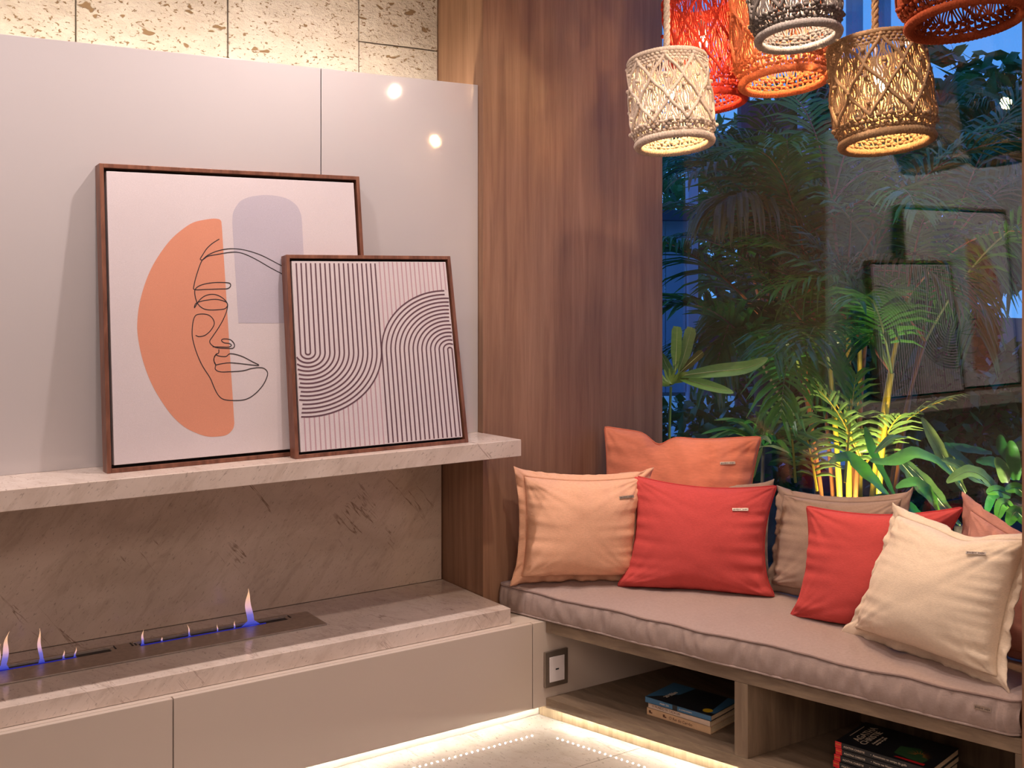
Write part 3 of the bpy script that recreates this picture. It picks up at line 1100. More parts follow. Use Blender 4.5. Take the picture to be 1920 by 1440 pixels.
# ================================================================== books
def text(s, size, loc, ux, uy, mat, parent, ext=0.0002, align='LEFT'):
    cu_ = bpy.data.curves.new('lettering', 'FONT')
    cu_.body = s
    cu_.size = size
    cu_.extrude = ext
    cu_.align_x = align
    cu_.materials.append(mat)
    tmp = bpy.data.objects.new('tmp', cu_)
    me = bpy.data.meshes.new_from_object(tmp)
    me.name = 'lettering'
    bpy.data.objects.remove(tmp)
    o = bpy.data.objects.new('lettering', me)
    COL.objects.link(o)
    ux, uy = Vector(ux).normalized(), Vector(uy)
    uz = ux.cross(uy).normalized()
    uy = uz.cross(ux).normalized()
    m = Matrix((ux, uy, uz)).transposed().to_4x4()
    m.translation = Vector(loc)
    o.parent = parent
    o.matrix_parent_inverse = Matrix.Translation(-Vector(parent['_at']))
    o.matrix_basis = m
    return o


def book(A, B, dep, z0, z1, cover, spine, label, grp, out=0.0):
    """A, B spine ends on plan (A far, B near), dep depth away from the spine"""
    A, B = Vector((*A, 0)), Vector((*B, 0))
    d = (B - A).normalized()
    s = Vector((-d.y, d.x, 0))
    if s.x < 0:
        s = -s
    root = thing('book', (A.x, A.y, z0), label, 'book', grp)
    L_ = (B - A).length
    c = (A + B) / 2 + s * dep / 2
    t = 0.0008
    MB().obox(c + Vector((0, 0, z1 - t)), d * L_ / 2, s * dep / 2, Vector((0, 0, t))).build('front_cover', cover, root)
    MB().obox(c + Vector((0, 0, z0 + t)), d * L_ / 2, s * dep / 2, Vector((0, 0, t))).build('back_cover', cover, root)
    MB().obox(A + d * L_ / 2 + s * t + Vector((0, 0, (z0 + z1) / 2)), d * L_ / 2, s * t, Vector((0, 0, (z1 - z0) / 2))).build('spine', spine, root)
    MB().obox(c + s * 0.001 + Vector((0, 0, (z0 + z1) / 2)), d * (L_ / 2 - .002), s * (dep / 2 - .0022), Vector((0, 0, (z1 - z0) / 2 - 2 * t))).build('pages', M['paper'], root)
    return root, A, B, d, s


M['bblack'] = plain('black cover', (0.012, 0.014, 0.018), 0.35)
M['bblue'] = plain('blue cover', (0.04, 0.14, 0.27), 0.35)
M['bwhite'] = plain('ivory spine', (0.62, 0.48, 0.38), 0.5, 0, 0.06, 40)
M['bcream'] = plain('cream spine', (0.60, 0.39, 0.23), 0.5, 0, 0.08, 40)
M['byellow'] = plain('yellow print', (0.55, 0.36, 0.01), 0.5)
M['bred'] = plain('red print', (0.60, 0.015, 0.02), 0.4)
M['bgreen'] = plain('green print', (0.03, 0.10, 0.035), 0.5)
M['borange'] = plain('orange print', (0.62, 0.20, 0.03), 0.5)
M['bink'] = plain('brown print', (0.12, 0.05, 0.03), 0.6)
M['btxt'] = plain('pale print', (0.70, 0.60, 0.48), 0.5)

G1 = 'paperbacks in the left bay'
A, B = (2.3955, 2.800), (2.4515, 2.568)
bk1, a, b, d, s = book(A, B, 0.165, 0.0878, 0.1105, M['bcream'], M['bcream'], 'cream paperback at the bottom of the three book pile in the left bay', G1)
fr = -s * 0.0003
text('O Rei do Carvão', 0.0125, a + d * 0.085 + fr + Vector((0, 0, .0945)), d, (0, 0, 1), M['bink'], bk1)
for k in (0.012, 0.066):
    mb = MB()
    mb.obox(a + d * k + fr + Vector((0, 0, .0995)), d * .004, s * .0002, Vector((0, 0, .004)))
    mb.obox(a + d * (k + .004) + fr + Vector((0, 0, .0965)), d * .005, s * .0002, Vector((0, 0, .0018)))
    mb.build('emblem', M['bink'], bk1)
bk2, a, b, d, s = book((2.398, 2.796), (2.4508, 2.570), 0.16, 0.1108, 0.1272, M['bwhite'], M['bwhite'], 'ivory paperback in the middle of the three book pile in the left bay', G1)
text('O MUNDO DE CADA UM', 0.0095, a + d * 0.015 + fr + Vector((0, 0, .1158)), d, (0, 0, 1), M['bink'], bk2)
bk3, a, b, d, s = book((2.3905, 2.802), (2.4520, 2.5665), 0.165, 0.1275, 0.1450, M['bblack'], M['bblue'], 'black and blue paperback with a yellow disc on top of the left pile', G1)
zt = 0.1451
c = lambda u, v: a + d * u + s * v + Vector((0, 0, zt))
MB().add([c(0.0, 0.0), c(0.075, 0.085), c(0.085, 0.164), c(0.0, 0.164)], [(0, 1, 2, 3)]).build('blue_print', M['bblue'], bk3)
MB().add([c(0.243, 0.164), c(0.205, 0.164), c(0.225, 0.02), c(0.243, 0.02)], [(0, 1, 2, 3)]).build('blue_print', M['bblue'], bk3)
mb = MB()
mb.add([c(0.213 + .016 * cos(t * pi / 12), 0.030 + .016 * sin(t * pi / 12)) + Vector((0, 0, .0002)) for t in range(24)], [tuple(range(24))])
mb.build('yellow_disc', M['byellow'], bk3)
text('20', 0.020, c(0.058, 0.035) + Vector((0, 0, .0002)), s, -d, M['btxt'], bk3)
text('Illán', 0.024, c(0.061, 0.058) + Vector((0, 0, .0002)), s, -d, M['btxt'], bk3)
MB().obox(a + d * .112 + fr + Vector((0, 0, .1362)), d * .009, s * .0002, Vector((0, 0, .0078))).build('spine_patch', M['bblack'], bk3)
text('MARY ZIA', 0.0075, a + d * 0.056 + fr + Vector((0, 0, .1335)), d, (0, 0, 1), M['btxt'], bk3)
text('EL ULTIMO SECRETO', 0.005, a + d * 0.128 + fr + Vector((0, 0, .1345)), d, (0, 0, 1), M['btxt'], bk3)

G2 = 'black crime paperbacks in the right bay'
names = ['lowest black paperback of the right bay pile', 'second lowest black paperback of the right bay pile, red spine end',
         'middle black paperback of the right bay pile, red spine end', 'black paperback just under the top one of the right bay pile',
         'top black paperback of the right bay pile with a sunflower and green print cover']
titles = ['Os Trabalhos', 'O Caso', 'A Noite', 'Morte nas Nuvens', 'Assassinato no campo de golfe']
for k in range(5):
    z0 = 0.0878 + 0.0181 * k
    off = (0.004, -0.003, -0.001, 0.002, 0.0)[k]
    Ak = (2.557 + off * 0.4 - 0.004 * (4 - k) * 0.3, 2.176 - off)
    Bk = (2.6195 + off * 0.4 - 0.004 * (4 - k) * 0.3, 1.908 - off)
    bb, a, b, d, s = book(Ak, Bk, 0.185, z0, z0 + 0.0179, M['bblack'], M['bblack'], names[k], G2)
    fr = -s * 0.0003
    MB().obox(a + d * .0085 + fr * 1.2 + Vector((0, 0, z0 + .009)), d * .0095, s * .0004, Vector((0, 0, .0088))).build('red_band', M['bred'], bb)
    MB().obox(a + d * .0085 + fr * 2.6 + Vector((0, 0, z0 + .0105)), d * .0080, s * .0002, Vector((0, 0, .0012))).build('band_line', M['borange'], bb)
    text('AGATHA CHRISTIE', 0.0075, a + d * 0.024 + fr + Vector((0, 0, z0 + .006)), d, (0, 0, 1), M['btxt'], bb)
    text('•  ' + titles[k], 0.0078, a + d * 0.104 + fr + Vector((0, 0, z0 + .006)), d, (0, 0, 1), M['btxt'], bb)
zt = z0 + 0.0181
c = lambda u, v, w=0.0: a + d * u + s * v + Vector((0, 0, zt + w))
text('AGATHA', 0.030, c(0.050, 0.040), s, -d, M['btxt'], bb)
text('CHRISTIE', 0.028, c(0.074, 0.030), s, -d, M['btxt'], bb)
text('Assassinato no', 0.011, c(0.090, 0.050), s, -d, M['btxt'], bb)
text('campo de golfe', 0.011, c(0.100, 0.050), s, -d, M['btxt'], bb)
MB().add([c(.012, .060), c(.0145, .060), c(.0145, .15), c(.012, .15)], [(0, 1, 2, 3)]).build('cover_line', M['btxt'], bb)
MB().add([c(.155, .035), c(.24, .02), c(.245, .05), c(.20, .11), c(.15, .09)], [(0, 1, 2, 3, 4)]).build('green_print', M['bgreen'], bb)
MB().add([c(.165, .012), c(.25, .008), c(.25, .022), c(.170, .020)], [(0, 1, 2, 3)]).build('red_print', M['bred'], bb)
mb = MB()
for t in range(11):
    an = -0.4 + t * 0.36
    p0 = c(.215, .065, .0002)
    e1 = d * cos(an) + s * sin(an)
    e2 = d * cos(an + .22) + s * sin(an + .22)
    mb.add([p0 + e1 * .010, p0 + (e1 + e2) * .018, p0 + e2 * .010], [(0, 1, 2)])
mb.build('sunflower_print', M['borange'], bb)


# ================================================================== macrame pendant lamps
def lamp(label, ctop, R, H, col, inner=None, bulb=True, seed=1, ringc=None, tilt=(-0.17, 0.03), st=55, light=(1.0, 0.62, 0.30)):
    mc = cordage(label.split()[0] + ' macrame cord', col)
    mr = cordage(label.split()[0] + ' wrapped ring', ringc or col, 0.08)
    T_ = Matrix.Rotation(tilt[0], 4, 'X') @ Matrix.Rotation(tilt[1], 4, 'Y')
    C = Vector(ctop)
    root = thing('macrame_pendant_lamp', C, label, 'lamp', 'macrame pendant lamps over the bench')

    def P(th, z, r):
        return C + T_ @ Vector((r * cos(th), r * sin(th), -z))

    def rad(t, th):
        b = 0.93 + 0.05 * sin(pi * min(1, t * 1.1)) + 0.06 * math.exp(-((t - 0.80) / 0.10) ** 2) - 0.07 * max(0, t - 0.86) / 0.14
        return R * (b + 0.022 * nz(cos(th) * 2.2, sin(th) * 2.2, t * 4 + seed))
    # rings, wrapped with cord
    for nm, z, mr_, rr in (('top_ring', 0.0, 0.0085, 0.93), ('bottom_ring', H, 0.0115, 0.90)):
        nseg, ns = 240, 8
        rows_ = []
        for i in range(nseg):
            th = 2 * pi * i / nseg
            m_ = mr_ * (1 + 0.13 * (i % 3 == 0) + 0.08 * nz(th * 5, seed, z))
            row = []
            for k in range(ns):
                ph = 2 * pi * k / ns
                row.append(P(th + 0.02 * sin(ph), z + m_ * sin(ph), R * rr + m_ * cos(ph)))
            rows_.append(row)
        rows_.append(rows_[0])
        MB().grid(rows_, ns, nseg + 1, True).build(nm, mr, root, smooth=True)
    # fine hanging cords, pinched together at the knots of the lozenges
    NC, K, ND = int(R * 860), 30, 8
    z0, z1 = 0.012, H * 0.84
    rowsN = 3.0
    mb = MB()
    for i in range(NC):
        th0 = 2 * pi * i / NC
        pts = []
        for k in range(K + 1):
            t = k / K
            z = z0 + (z1 - z0) * t
            ph = ND * th0 + pi * rowsN * t
            ph2 = ND * th0 - pi * rowsN * t
            th = th0 + (0.022 * sin(2 * ph) + 0.022 * sin(2 * ph2)) + 0.011 * nz(th0 * 30, t * 9, seed)
            r = rad(t * 0.84, th) + 0.0016 * nz(i * 3.1, t * 14, seed)
            pts.append(P(th, z, r))
        mb.tube(pts, 0.0025, 5, caps=False)
    mb.build('hanging_cords', mc, root, smooth=True, kind='stuff')
    # thick diagonal cords crossing as lozenges
    mb = MB()
    for sg in (1, -1):
        for i in range(ND):
            pts = []
            for k in range(49):
                t = k / 48
                th = 2 * pi * i / ND + sg * (t * rowsN * pi / ND) + 0.004 * sg * sin(t * rowsN * 2 * pi + i)
                z = z0 + (z1 - z0) * t + 0.003 * sin(t * rowsN * 2 * pi)
                pts.append(P(th, z, rad(t * 0.84, th) + 0.0045))
            mb.tube(pts, 0.0052, 6)
    mb.build('lozenge_cords', mc, root, smooth=True, kind='stuff')
    # knots where they cross
    mb = MB()
    rng = random.Random(seed)
    for sg_i in range(ND):
        for j in range(int(rowsN) + 1):
            for half in (0, 1):
                t = (j + half * 0.5) / rowsN
                if t > 1:
                    continue
                th = 2 * pi * (sg_i + half * 0.5) / ND
                p = P(th, z0 + (z1 - z0) * t, rad(t * .84, th) + 0.006)
                mb.ell(p, 0.0075, 0.0075, 0.0070, 7, 4)
    mb.build('knots', mc, root, smooth=True, kind='stuff')
    # closely knotted band above the bottom ring
    mb = MB()
    nb = 46
    for r_ in range(5):
        z = H * (0.845 + 0.031 * r_)
        for i in range(nb):
            if r_ == 2 and i % 2:
                continue
            if r_ == 4 and i % 2 == 0:
                continue
            th = 2 * pi * (i + 0.5 * (r_ % 2)) / nb
            p = P(th + rng.uniform(-.01, .01), z + rng.uniform(-.002, .002), rad(z / H, th) + rng.uniform(-.001, .002))
            mb.ell(p, 0.0082, 0.0082, 0.0058 + rng.uniform(0, .001), 6, 4)
    for i in range(nb):
        th = 2 * pi * i / nb
        mb.tube([P(th + .05 * sin(i), H * 0.83, rad(.83, th)), P(th, H * 0.92, rad(.92, th)), P(th, H, rad(1, th))], 0.0030, 4, caps=False)
    mb.build('knotted_band', mc, root, smooth=True, kind='stuff')
    # dense wrapping under the top ring
    mb = MB()
    for r_ in range(3):
        for i in range(nb + 6):
            th = 2 * pi * (i + 0.5 * (r_ % 2)) / (nb + 6)
            mb.ell(P(th, 0.010 + 0.0095 * r_, rad(.03, th) + rng.uniform(-.001, .001)), 0.0076, 0.0076, 0.0056, 6, 4)
    mb.build('top_band', mc, root, smooth=True, kind='stuff')
    # hanger
    apex = C + Vector((0, 0, 0.042))
    for i in range(4):
        th = 2 * pi * i / 4 + 0.5 + seed
        MB().tube([P(th, 0, R * .93), apex.lerp(P(th, 0, R * .93), 0.4) + Vector((0, 0, -.002)), apex], 0.0014, 5).build('hanger_string', mc, root, smooth=True)
    mb = MB()
    hh = 2.849 - apex.z
    for s_ in range(3):
        pts = []
        nn = int(hh / 0.006)
        for k in range(nn + 1):
            z = apex.z - 0.012 + (hh + 0.012) * k / nn
            an = 2 * pi * s_ / 3 + k * 0.006 / 0.030 * 2 * pi * 0.5
            pts.append((C.x + 0.0052 * cos(an), C.y + 0.0052 * sin(an), z))
        mb.tube(pts, 0.0058, 6)
    mb.build('twisted_rope', mr, root, smooth=True)
    # holder and bulb
    bc = C + T_ @ Vector((0, 0, -H * 0.42))
    MB().tube([apex, C + T_ @ Vector((0, 0, -0.02)), C + T_ @ Vector((0, 0, -H * .24))], 0.003, 6).build('flex', M['white'], root, smooth=True)
    MB().tube([C + T_ @ Vector((0, 0, -H * .22)), C + T_ @ Vector((0, 0, -H * .36))], 0.014, 12).build('bulb_holder', M['white'], root, smooth=True)
    bm_ = emit('bulb glow ' + label[:6], light, st) if bulb else plain('unlit bulb', (0.6, 0.55, 0.5), 0.2)
    MB().ell(bc, 0.0135, 0.0135, 0.018, 14, 8).build('bulb', bm_, root, smooth=True)
    return root


lamp('off white macrame pendant lamp glowing brightly in front of the wood column', (2.338, 2.640, 2.142), 0.123, 0.258, (0.66, 0.54, 0.44), st=1000, seed=1.5, light=(1.0, 0.58, 0.26))
lamp('straw brown macrame pendant lamp, lowest of those hanging before the glass', (2.660, 2.122, 2.140), 0.136, 0.280, (0.36, 0.225, 0.125), st=1500, seed=2.3)
lamp('charcoal grey macrame pendant lamp cut by the top of the photo', (2.388, 2.200, 2.415), 0.119, 0.280, (0.17, 0.145, 0.135), st=1500, seed=3.1, ringc=(0.36, 0.32, 0.30), light=(1.0, 0.74, 0.52))
lamp('orange macrame pendant lamp partly behind the grey one', (2.648, 2.500, 2.422), 0.143, 0.345, (0.74, 0.21, 0.09), st=1500, seed=4.7)
lamp('scarlet macrame pendant lamp hanging behind the white one', (2.622, 2.800, 2.395), 0.126, 0.345, (0.62, 0.06, 0.035), st=1500, seed=5.9)
lamp('dark rust macrame pendant lamp, unlit, at the upper right', (2.530, 1.790, 2.430), 0.150, 0.310, (0.33, 0.065, 0.025), bulb=False, seed=6.4)

# ================================================================== window
wi = struct(MB().box(2.945, 3.0, 1.648, 3.75, 0.0, 0.452).build('window_1', M['pillar']))
gl = MB()
gl.box(2.953, 2.961, 1.60, 3.74, 0.452, 2.85)
o = gl.build('pane', M['glass'])
o.parent = wi
o = MB().box(2.950, 2.964, 3.375, 3.387, 0.452, 2.85).build('frame', M['black'])
o.parent = wi
o = MB().box(2.925, 3.02, 1.648, 3.75, 0.440, 0.4525).build('sill', M['benchv'])
o.parent = wi
struct(MB().box(3.05, 3.35, 1.0, 1.45, 0, 2.9).build('wall_right', M['wall']))

# ================================================================== garden
struct(MB().box(3.0, 34, -14, 34, -0.25, 0.02).build('ground', plain('garden soil', (0.030, 0.020, 0.014), 0.95, 0, 0.4, 6, 0.4)))

LF = {
    'dark': leafy('dark palm leaf', (0.016, 0.10, 0.022), (0.035, 0.19, 0.04), 0.22),
    'mid': leafy('green palm leaf', (0.045, 0.20, 0.025), (0.09, 0.34, 0.045), 0.24),
    'lime': leafy('yellow green leaf', (0.24, 0.34, 0.06), (0.38, 0.46, 0.12), 0.35, 0.35),
    'olive': leafy('olive leaf', (0.10, 0.10, 0.02), (0.20, 0.16, 0.03), 0.4, 0.3),
    'bright': leafy('bright green leaf', (0.09, 0.34, 0.03), (0.2, 0.5, 0.06), 0.25, 0.35),
    'fresh': leafy('fern leaf', (0.13, 0.28, 0.05), (0.27, 0.42, 0.11), 0.33, 0.35),
    'tree': leafy('tree leaf', (0.03, 0.14, 0.03), (0.10, 0.30, 0.06), 0.4, 0.4),
}
ST = {
    'yellow': plain('yellow cane', (0.62, 0.40, 0.03), 0.35, 0, 0.25, 9),
    'orange': plain('orange brown stalk', (0.30, 0.10, 0.025), 0.4, 0, 0.3, 9),
    'green': plain('green stalk', (0.14, 0.20, 0.04), 0.4, 0, 0.2, 9),
    'bark': plain('grey bark', (0.09, 0.065, 0.05), 0.9, 0, 0.4, 18, 0.6),
    'cream': plain('cream midrib', (0.62, 0.62, 0.30), 0.4),
}
rng = random.Random(11)


def strip(mb, pts, widths, up, fold=0.25):
    """leaf blade along pts; widths half width; v-fold along the midrib"""
    m = len(pts)
    vs = []
    for i in range(m):
        a, b = pts[max(0, i - 1)], pts[min(m - 1, i + 1)]
        d = (b - a).normalized()
        s = d.cross(up)
        s = s.normalized() if s.length > 1e-4 else d.orthogonal().normalized()
        n = s.cross(d)
        w = widths[i]
        vs += [pts[i] - s * w + n * w * fold, pts[i], pts[i] + s * w + n * w * fold]
    fs = []
    for i in range(m - 1):
        fs += [(3 * i, 3 * i + 1, 3 * i + 4, 3 * i + 3), (3 * i + 1, 3 * i + 2, 3 * i + 5, 3 * i + 4)]
    mb.add(vs, fs)


def frond(parent, base, az, el, L, droop, leaf, stalk, npair=30, ll=0.30, lw=0.010, start=0.22, hang=0.45, rr=0.0065, name='frond'):
    d = Vector((cos(az) * cos(el), sin(az) * cos(el), sin(el)))
    n = 22
    p = Vector(base)
    pts = [p.copy()]
    ds = [d.copy()]
    for i in range(n):
        d = (d + Vector((0, 0, -droop / n * (0.4 + 1.2 * i / n)))).normalized()
        p = p + d * (L / n)
        pts.append(p.copy())
        ds.append(d.copy())
    mb = MB()
    mb.cur = 1
    mb.tube(pts, [rr * (1 - 0.8 * i / n) for i in range(n + 1)], 5, caps=False)
    mb.cur = 0
    UP = Vector((0, 0, 1))
    for j in range(npair):
        t = start + (1 - start) * (j + 0.5) / npair
        k = t * n
        i0 = min(n - 1, int(k))
        q = pts[i0].lerp(pts[i0 + 1], k - i0)
        dd = ds[i0]
        s = dd.cross(UP)
        s = s.normalized() if s.length > 0.05 else Vector((1, 0, 0))
        nn = s.cross(dd)
        u = (t - start) / (1 - start)
        l = ll * (0.55 + 0.9 * sin(pi * min(1, u * 0.8 + 0.12))) * 0.8 * rng.uniform(0.85, 1.12)
        al = radians(68 - 42 * u + rng.uniform(-6, 6))
        for sg in (-1, 1):
            v = (dd * cos(al) + s * sg * sin(al) + nn * rng.uniform(0.05, 0.35)).normalized()
            a = q
            P = [a]
            for c_ in range(3):
                v = (v + Vector((0, 0, -hang * (0.25 + 0.35 * c_)))).normalized()
                a = a + v * (l / 3)
                P.append(a)
            strip(mb, P, [lw * 0.5, lw, lw * 0.8, lw * 0.08], nn, 0.25)
    return mb.build(name, [LF[leaf], ST[stalk]], parent)


def cane(parent, a, b, r, m, mid=None, nm='cane'):
    a, b = Vector(a), Vector(b)
    mid = Vector(mid) if mid else a.lerp(b, 0.5) + Vector((rng.uniform(-.04, .04), rng.uniform(-.04, .04), 0.03))
    pts = []
    for i in range(17):
        t = i / 16
        pts.append(a * (1 - t) ** 2 + mid * 2 * t * (1 - t) + b * t * t)
    MB().tube(pts, [r * (1 - 0.35 * i / 16) * (1.12 if i % 4 == 0 else 1) for i in range(17)], 7).build(nm, ST[m], parent, smooth=True)
    return pts[-1]


# -- the yellow caned palm clump lit from its foot
base = W(1600, 900, 5.25)
pc = thing('areca_palm', (base.x, base.y, 0.02), 'clump of yellow caned palm lit from below behind the glass, centre right', 'palm')
tops = [(1520, 560, 5.5, 'orange'), (1556, 690, 5.1, 'yellow'), (1590, 520, 5.4, 'yellow'), (1612, 640, 5.2, 'yellow'), (1640, 470, 5.4, 'orange'),
        (1672, 700, 5.0, 'yellow'), (1700, 560, 5.5, 'yellow'), (1500, 700, 5.3, 'orange'), (1735, 640, 5.4, 'orange'), (1480, 470, 5.7, 'orange'), (1560, 380, 5.6, 'orange'), (1770, 480, 5.8, 'orange')]
feet = [(1570, 940), (1580, 935), (1592, 930), (1612, 935), (1598, 940), (1640, 930), (1622, 935), (1555, 940), (1650, 930), (1540, 950), (1605, 930), (1660, 940)]
for (px, py, d_, mt), (fx_, fy_) in zip(tops, feet):
    f = W(fx_, fy_, 5.2 + 0.15 * rng.uniform(-1, 1))
    top = W(px, py, d_)
    dr = (f - top)
    foot = Vector((f.x, f.y, 0.02))
    e = cane(pc, foot, top, 0.0155 if mt == 'yellow' else 0.012, mt, foot.lerp(top, 0.5) + Vector(((f.x - top.x) * .35, (f.y - top.y) * .35, 0.05)))
    for q in range(4):
        az = rng.uniform(0, 2 * pi)
        frond(pc, e, az, rng.uniform(0.5, 1.25), rng.uniform(0.75, 1.15), rng.uniform(1.1, 2.0), rng.choice(['mid', 'dark', 'mid', 'olive']), rng.choice(['orange', 'green']), 26, 0.24, 0.0095)
# low bright leaves between the canes
for i in range(7):
    px = rng.uniform(1490, 1690)
    b_ = W(px, rng.uniform(860, 930), rng.uniform(4.9, 5.4))
    frond(pc, b_, rng.uniform(0, 6.28), rng.uniform(0.9, 1.45), rng.uniform(0.35, 0.6), rng.uniform(0.4, 1.2), 'fresh', 'yellow', 12, 0.15, 0.009, 0.15)

# -- palm with orange stalks radiating from a dark crown, left of centre
pb_ = W(1440, 700, 5.9)
p2 = thing('feather_palm', (pb_.x, pb_.y, 0.02), 'dark feather palm with orange stalks fanning from its trunk, left part of the window', 'palm')
crown = W(1432, 600, 5.9)
cane(p2, (pb_.x, pb_.y, 0.02), crown, 0.055, 'bark', nm='trunk')


def aimed(parent, A, B, rise, leaf, stalk, npair, ll, lw, start=0.25, hang=0.4, rr=0.008):
    """frond from A arching towards B"""
    A, B = Vector(A), Vector(B)
    mid = (A + B) / 2 + Vector((0, 0, rise))
    n = 24
    pts = [A * (1 - t) ** 2 + mid * 2 * t * (1 - t) + B * t * t for t in [i / n for i in range(n + 1)]]
    mb = MB()
    mb.cur = 1
    mb.tube(pts, [rr * (1 - 0.8 * i / n) for i in range(n + 1)], 5, caps=False)
    mb.cur = 0
    UP = Vector((0, 0, 1))
    for j in range(npair):
        t = start + (1 - start) * (j + 0.5) / npair
        k = t * n
        i0 = min(n - 1, int(k))
        q = pts[i0].lerp(pts[i0 + 1], k - i0)
        dd = (pts[i0 + 1] - pts[i0]).normalized()
        s = dd.cross(UP)
        s = s.normalized() if s.length > 0.05 else Vector((1, 0, 0))
        nn = s.cross(dd)
        u = (t - start) / (1 - start)
        l = ll * (0.5 + 0.5 * sin(pi * min(1, u * 0.8 + 0.15))) * rng.uniform(0.85, 1.12)
        al = radians(66 - 44 * u + rng.uniform(-5, 5))
        for sg in (-1, 1):
            v = (dd * cos(al) + s * sg * sin(al) + nn * rng.uniform(0.0, 0.3)).normalized()
            a = q
            P = [a]
            for c_ in range(4):
                v = (v + Vector((0, 0, -hang * (0.2 + 0.3 * c_)))).normalized()
                a = a + v * (l / 4)
                P.append(a)
            strip(mb, P, [lw * .5, lw, lw, lw * .7, lw * .06], nn, 0.25)
    return mb.build('frond', [LF[leaf], ST[stalk]], parent)


aimed(p2, crown, W(1235, 450, 5.3), 0.12, 'dark', 'orange', 34, 0.36, 0.011)
aimed(p2, W(1530, 620, 5.8), W(1345, 385, 5.1), 0.55, 'olive', 'orange', 36, 0.40, 0.011, 0.35, 0.9)
aimed(p2, crown, W(1500, 380, 5.7), 0.35, 'dark', 'orange', 34, 0.36, 0.0085)
aimed(p2, crown, W(1590, 500, 5.8), 0.30, 'dark', 'orange', 34, 0.36, 0.0085)
aimed(p2, crown, W(1410, 300, 6.2), 0.2, 'mid', 'orange', 34, 0.42, 0.0085)
aimed(p2, crown, W(1300, 320, 6.0), 0.4, 'dark', 'orange', 34, 0.42, 0.0085)
aimed(p2, W(1500, 830, 5.5), W(1238, 585, 5.2), 0.50, 'dark', 'bark', 34, 0.34, 0.017, 0.2, 0.25)
aimed(p2, crown, W(1560, 700, 5.2), 0.35, 'mid', 'orange', 34, 0.40, 0.012, 0.25, 0.7)
aimed(p2, crown, W(1340, 700, 5.2), 0.40, 'dark', 'bark', 30, 0.36, 0.013, 0.25, 0.7)
aimed(p2, W(1460, 640, 5.6), W(1640, 560, 5.1), 0.4, 'mid', 'orange', 34, 0.42, 0.010, 0.2, 0.8)

# -- tall palm whose fronds fill the upper part
tb = W(1760, 500, 7.2)
p3 = thing('tall_palm', (tb.x, tb.y, 0.02), 'tall dark palm whose long fronds fill the upper right of the window', 'palm')
cr3 = W(1790, 420, 7.2)
cane(p3, (tb.x, tb.y, 0.02), cr3, 0.06, 'bark', nm='trunk')
for (px, py, d_, ri) in ((1500, 170, 6.6, 0.5), (1580, 260, 6.2, 0.6), (1640, 380, 6.0, 0.7), (1700, 480, 6.0, 0.6), (1880, 200, 6.6, 0.4), (1930, 330, 6.4, 0.5), (1900, 520, 6.2, 0.6), (1830, 620, 6.0, 0.7),
                         (1760, 180, 7.4, 0.2), (1670, 190, 7.6, 0.3), (1600, 420, 7.6, 0.5), (1960, 420, 7.4, 0.5), (1720, 640, 6.1, 0.8), (1560, 560, 6.6, 0.9)):
    aimed(p3, cr3, W(px, py, d_), ri, rng.choice(['dark', 'mid', 'dark']), 'bark', 46, 0.5, 0.0085, 0.15, 0.45, 0.008)
tb = W(1390, 500, 8.2)
p4 = thing('tall_palm', (tb.x, tb.y, 0.02), 'tall dark palm standing furthest back on the left of the window', 'palm')
cr4 = W(1400, 330, 8.0)
cane(p4, (tb.x, tb.y, 0.02), cr4, 0.05, 'bark', nm='trunk')
for (px, py, d_, ri) in ((1230, 330, 7.2, 0.5), (1330, 260, 7.4, 0.2), (1540, 150, 7.4, 0.3), (1560, 300, 7.2, 0.5), (1480, 420, 7.0, 0.6), (1250, 260, 7.8, 0.3), (1440, 460, 7.0, 0.6), (1540, 430, 7.6, 0.6)):
    aimed(p4, cr4, W(px, py, d_), ri, rng.choice(['dark', 'mid']), 'bark', 44, 0.5, 0.009, 0.12, 0.4, 0.008)


def blade(parent, pts, w, leaf, nm='leaf', fold=0.2, wave=0.0, rib=None, seg=18, prof=None, upv=None):
    """broad leaf through world points"""
    P = []
    m = len(pts)
    for i in range(m - 1):
        p0, p1, p2_, p3_ = pts[max(0, i - 1)], pts[i], pts[i + 1], pts[min(m - 1, i + 2)]
        for j in range(max(2, seg // (m - 1))):
            t = j / max(2, seg // (m - 1))
            P.append(0.5 * (p1 * 2 + (p2_ - p0) * t + (p0 * 2 - p1 * 5 + p2_ * 4 - p3_) * t * t + (p1 * 3 - p0 - p2_ * 3 + p3_) * t ** 3))
    P.append(pts[-1])
    n = len(P)
    up = upv or Vector((-0.25, -0.45, 1)).normalized()
    vs = []
    for i in range(n):
        t = i / (n - 1)
        a, b = P[max(0, i - 1)], P[min(n - 1, i + 1)]
        d = (b - a).normalized()
        s = d.cross(up)
        s = s.normalized() if s.length > 1e-3 else Vector((1, 0, 0))
        nn = s.cross(d)
        ww = w * (prof(t) if prof else (sin(pi * min(1, t * 0.93 + 0.05)) ** 0.75 + 0.06 * (t < .95)))
        for k in (-1, -0.5, 0, 0.5, 1):
            vs.append(P[i] + s * ww * k + nn * (abs(k) * ww * fold + wave * w * sin(i * 1.7 + k * 1.3) * abs(k)))
    fs = []
    for i in range(n - 1):
        for k in range(4):
            fs.append((5 * i + k, 5 * i + k + 1, 5 * i + k + 6, 5 * i + k + 5))
    mb = MB()
    mb.add(vs, fs)
    if rib:
        mb.cur = 1
        mb.tube([p + Vector((-0.0008, -0.0008, 0.001)) for p in P], [max(0.0004, 0.0024 * (1 - i / n)) for i in range(n)], 4, caps=False)
        return mb.build(nm, [LF[leaf], ST[rib]], parent, smooth=True)
    return mb.build(nm, LF[leaf], parent, smooth=True)


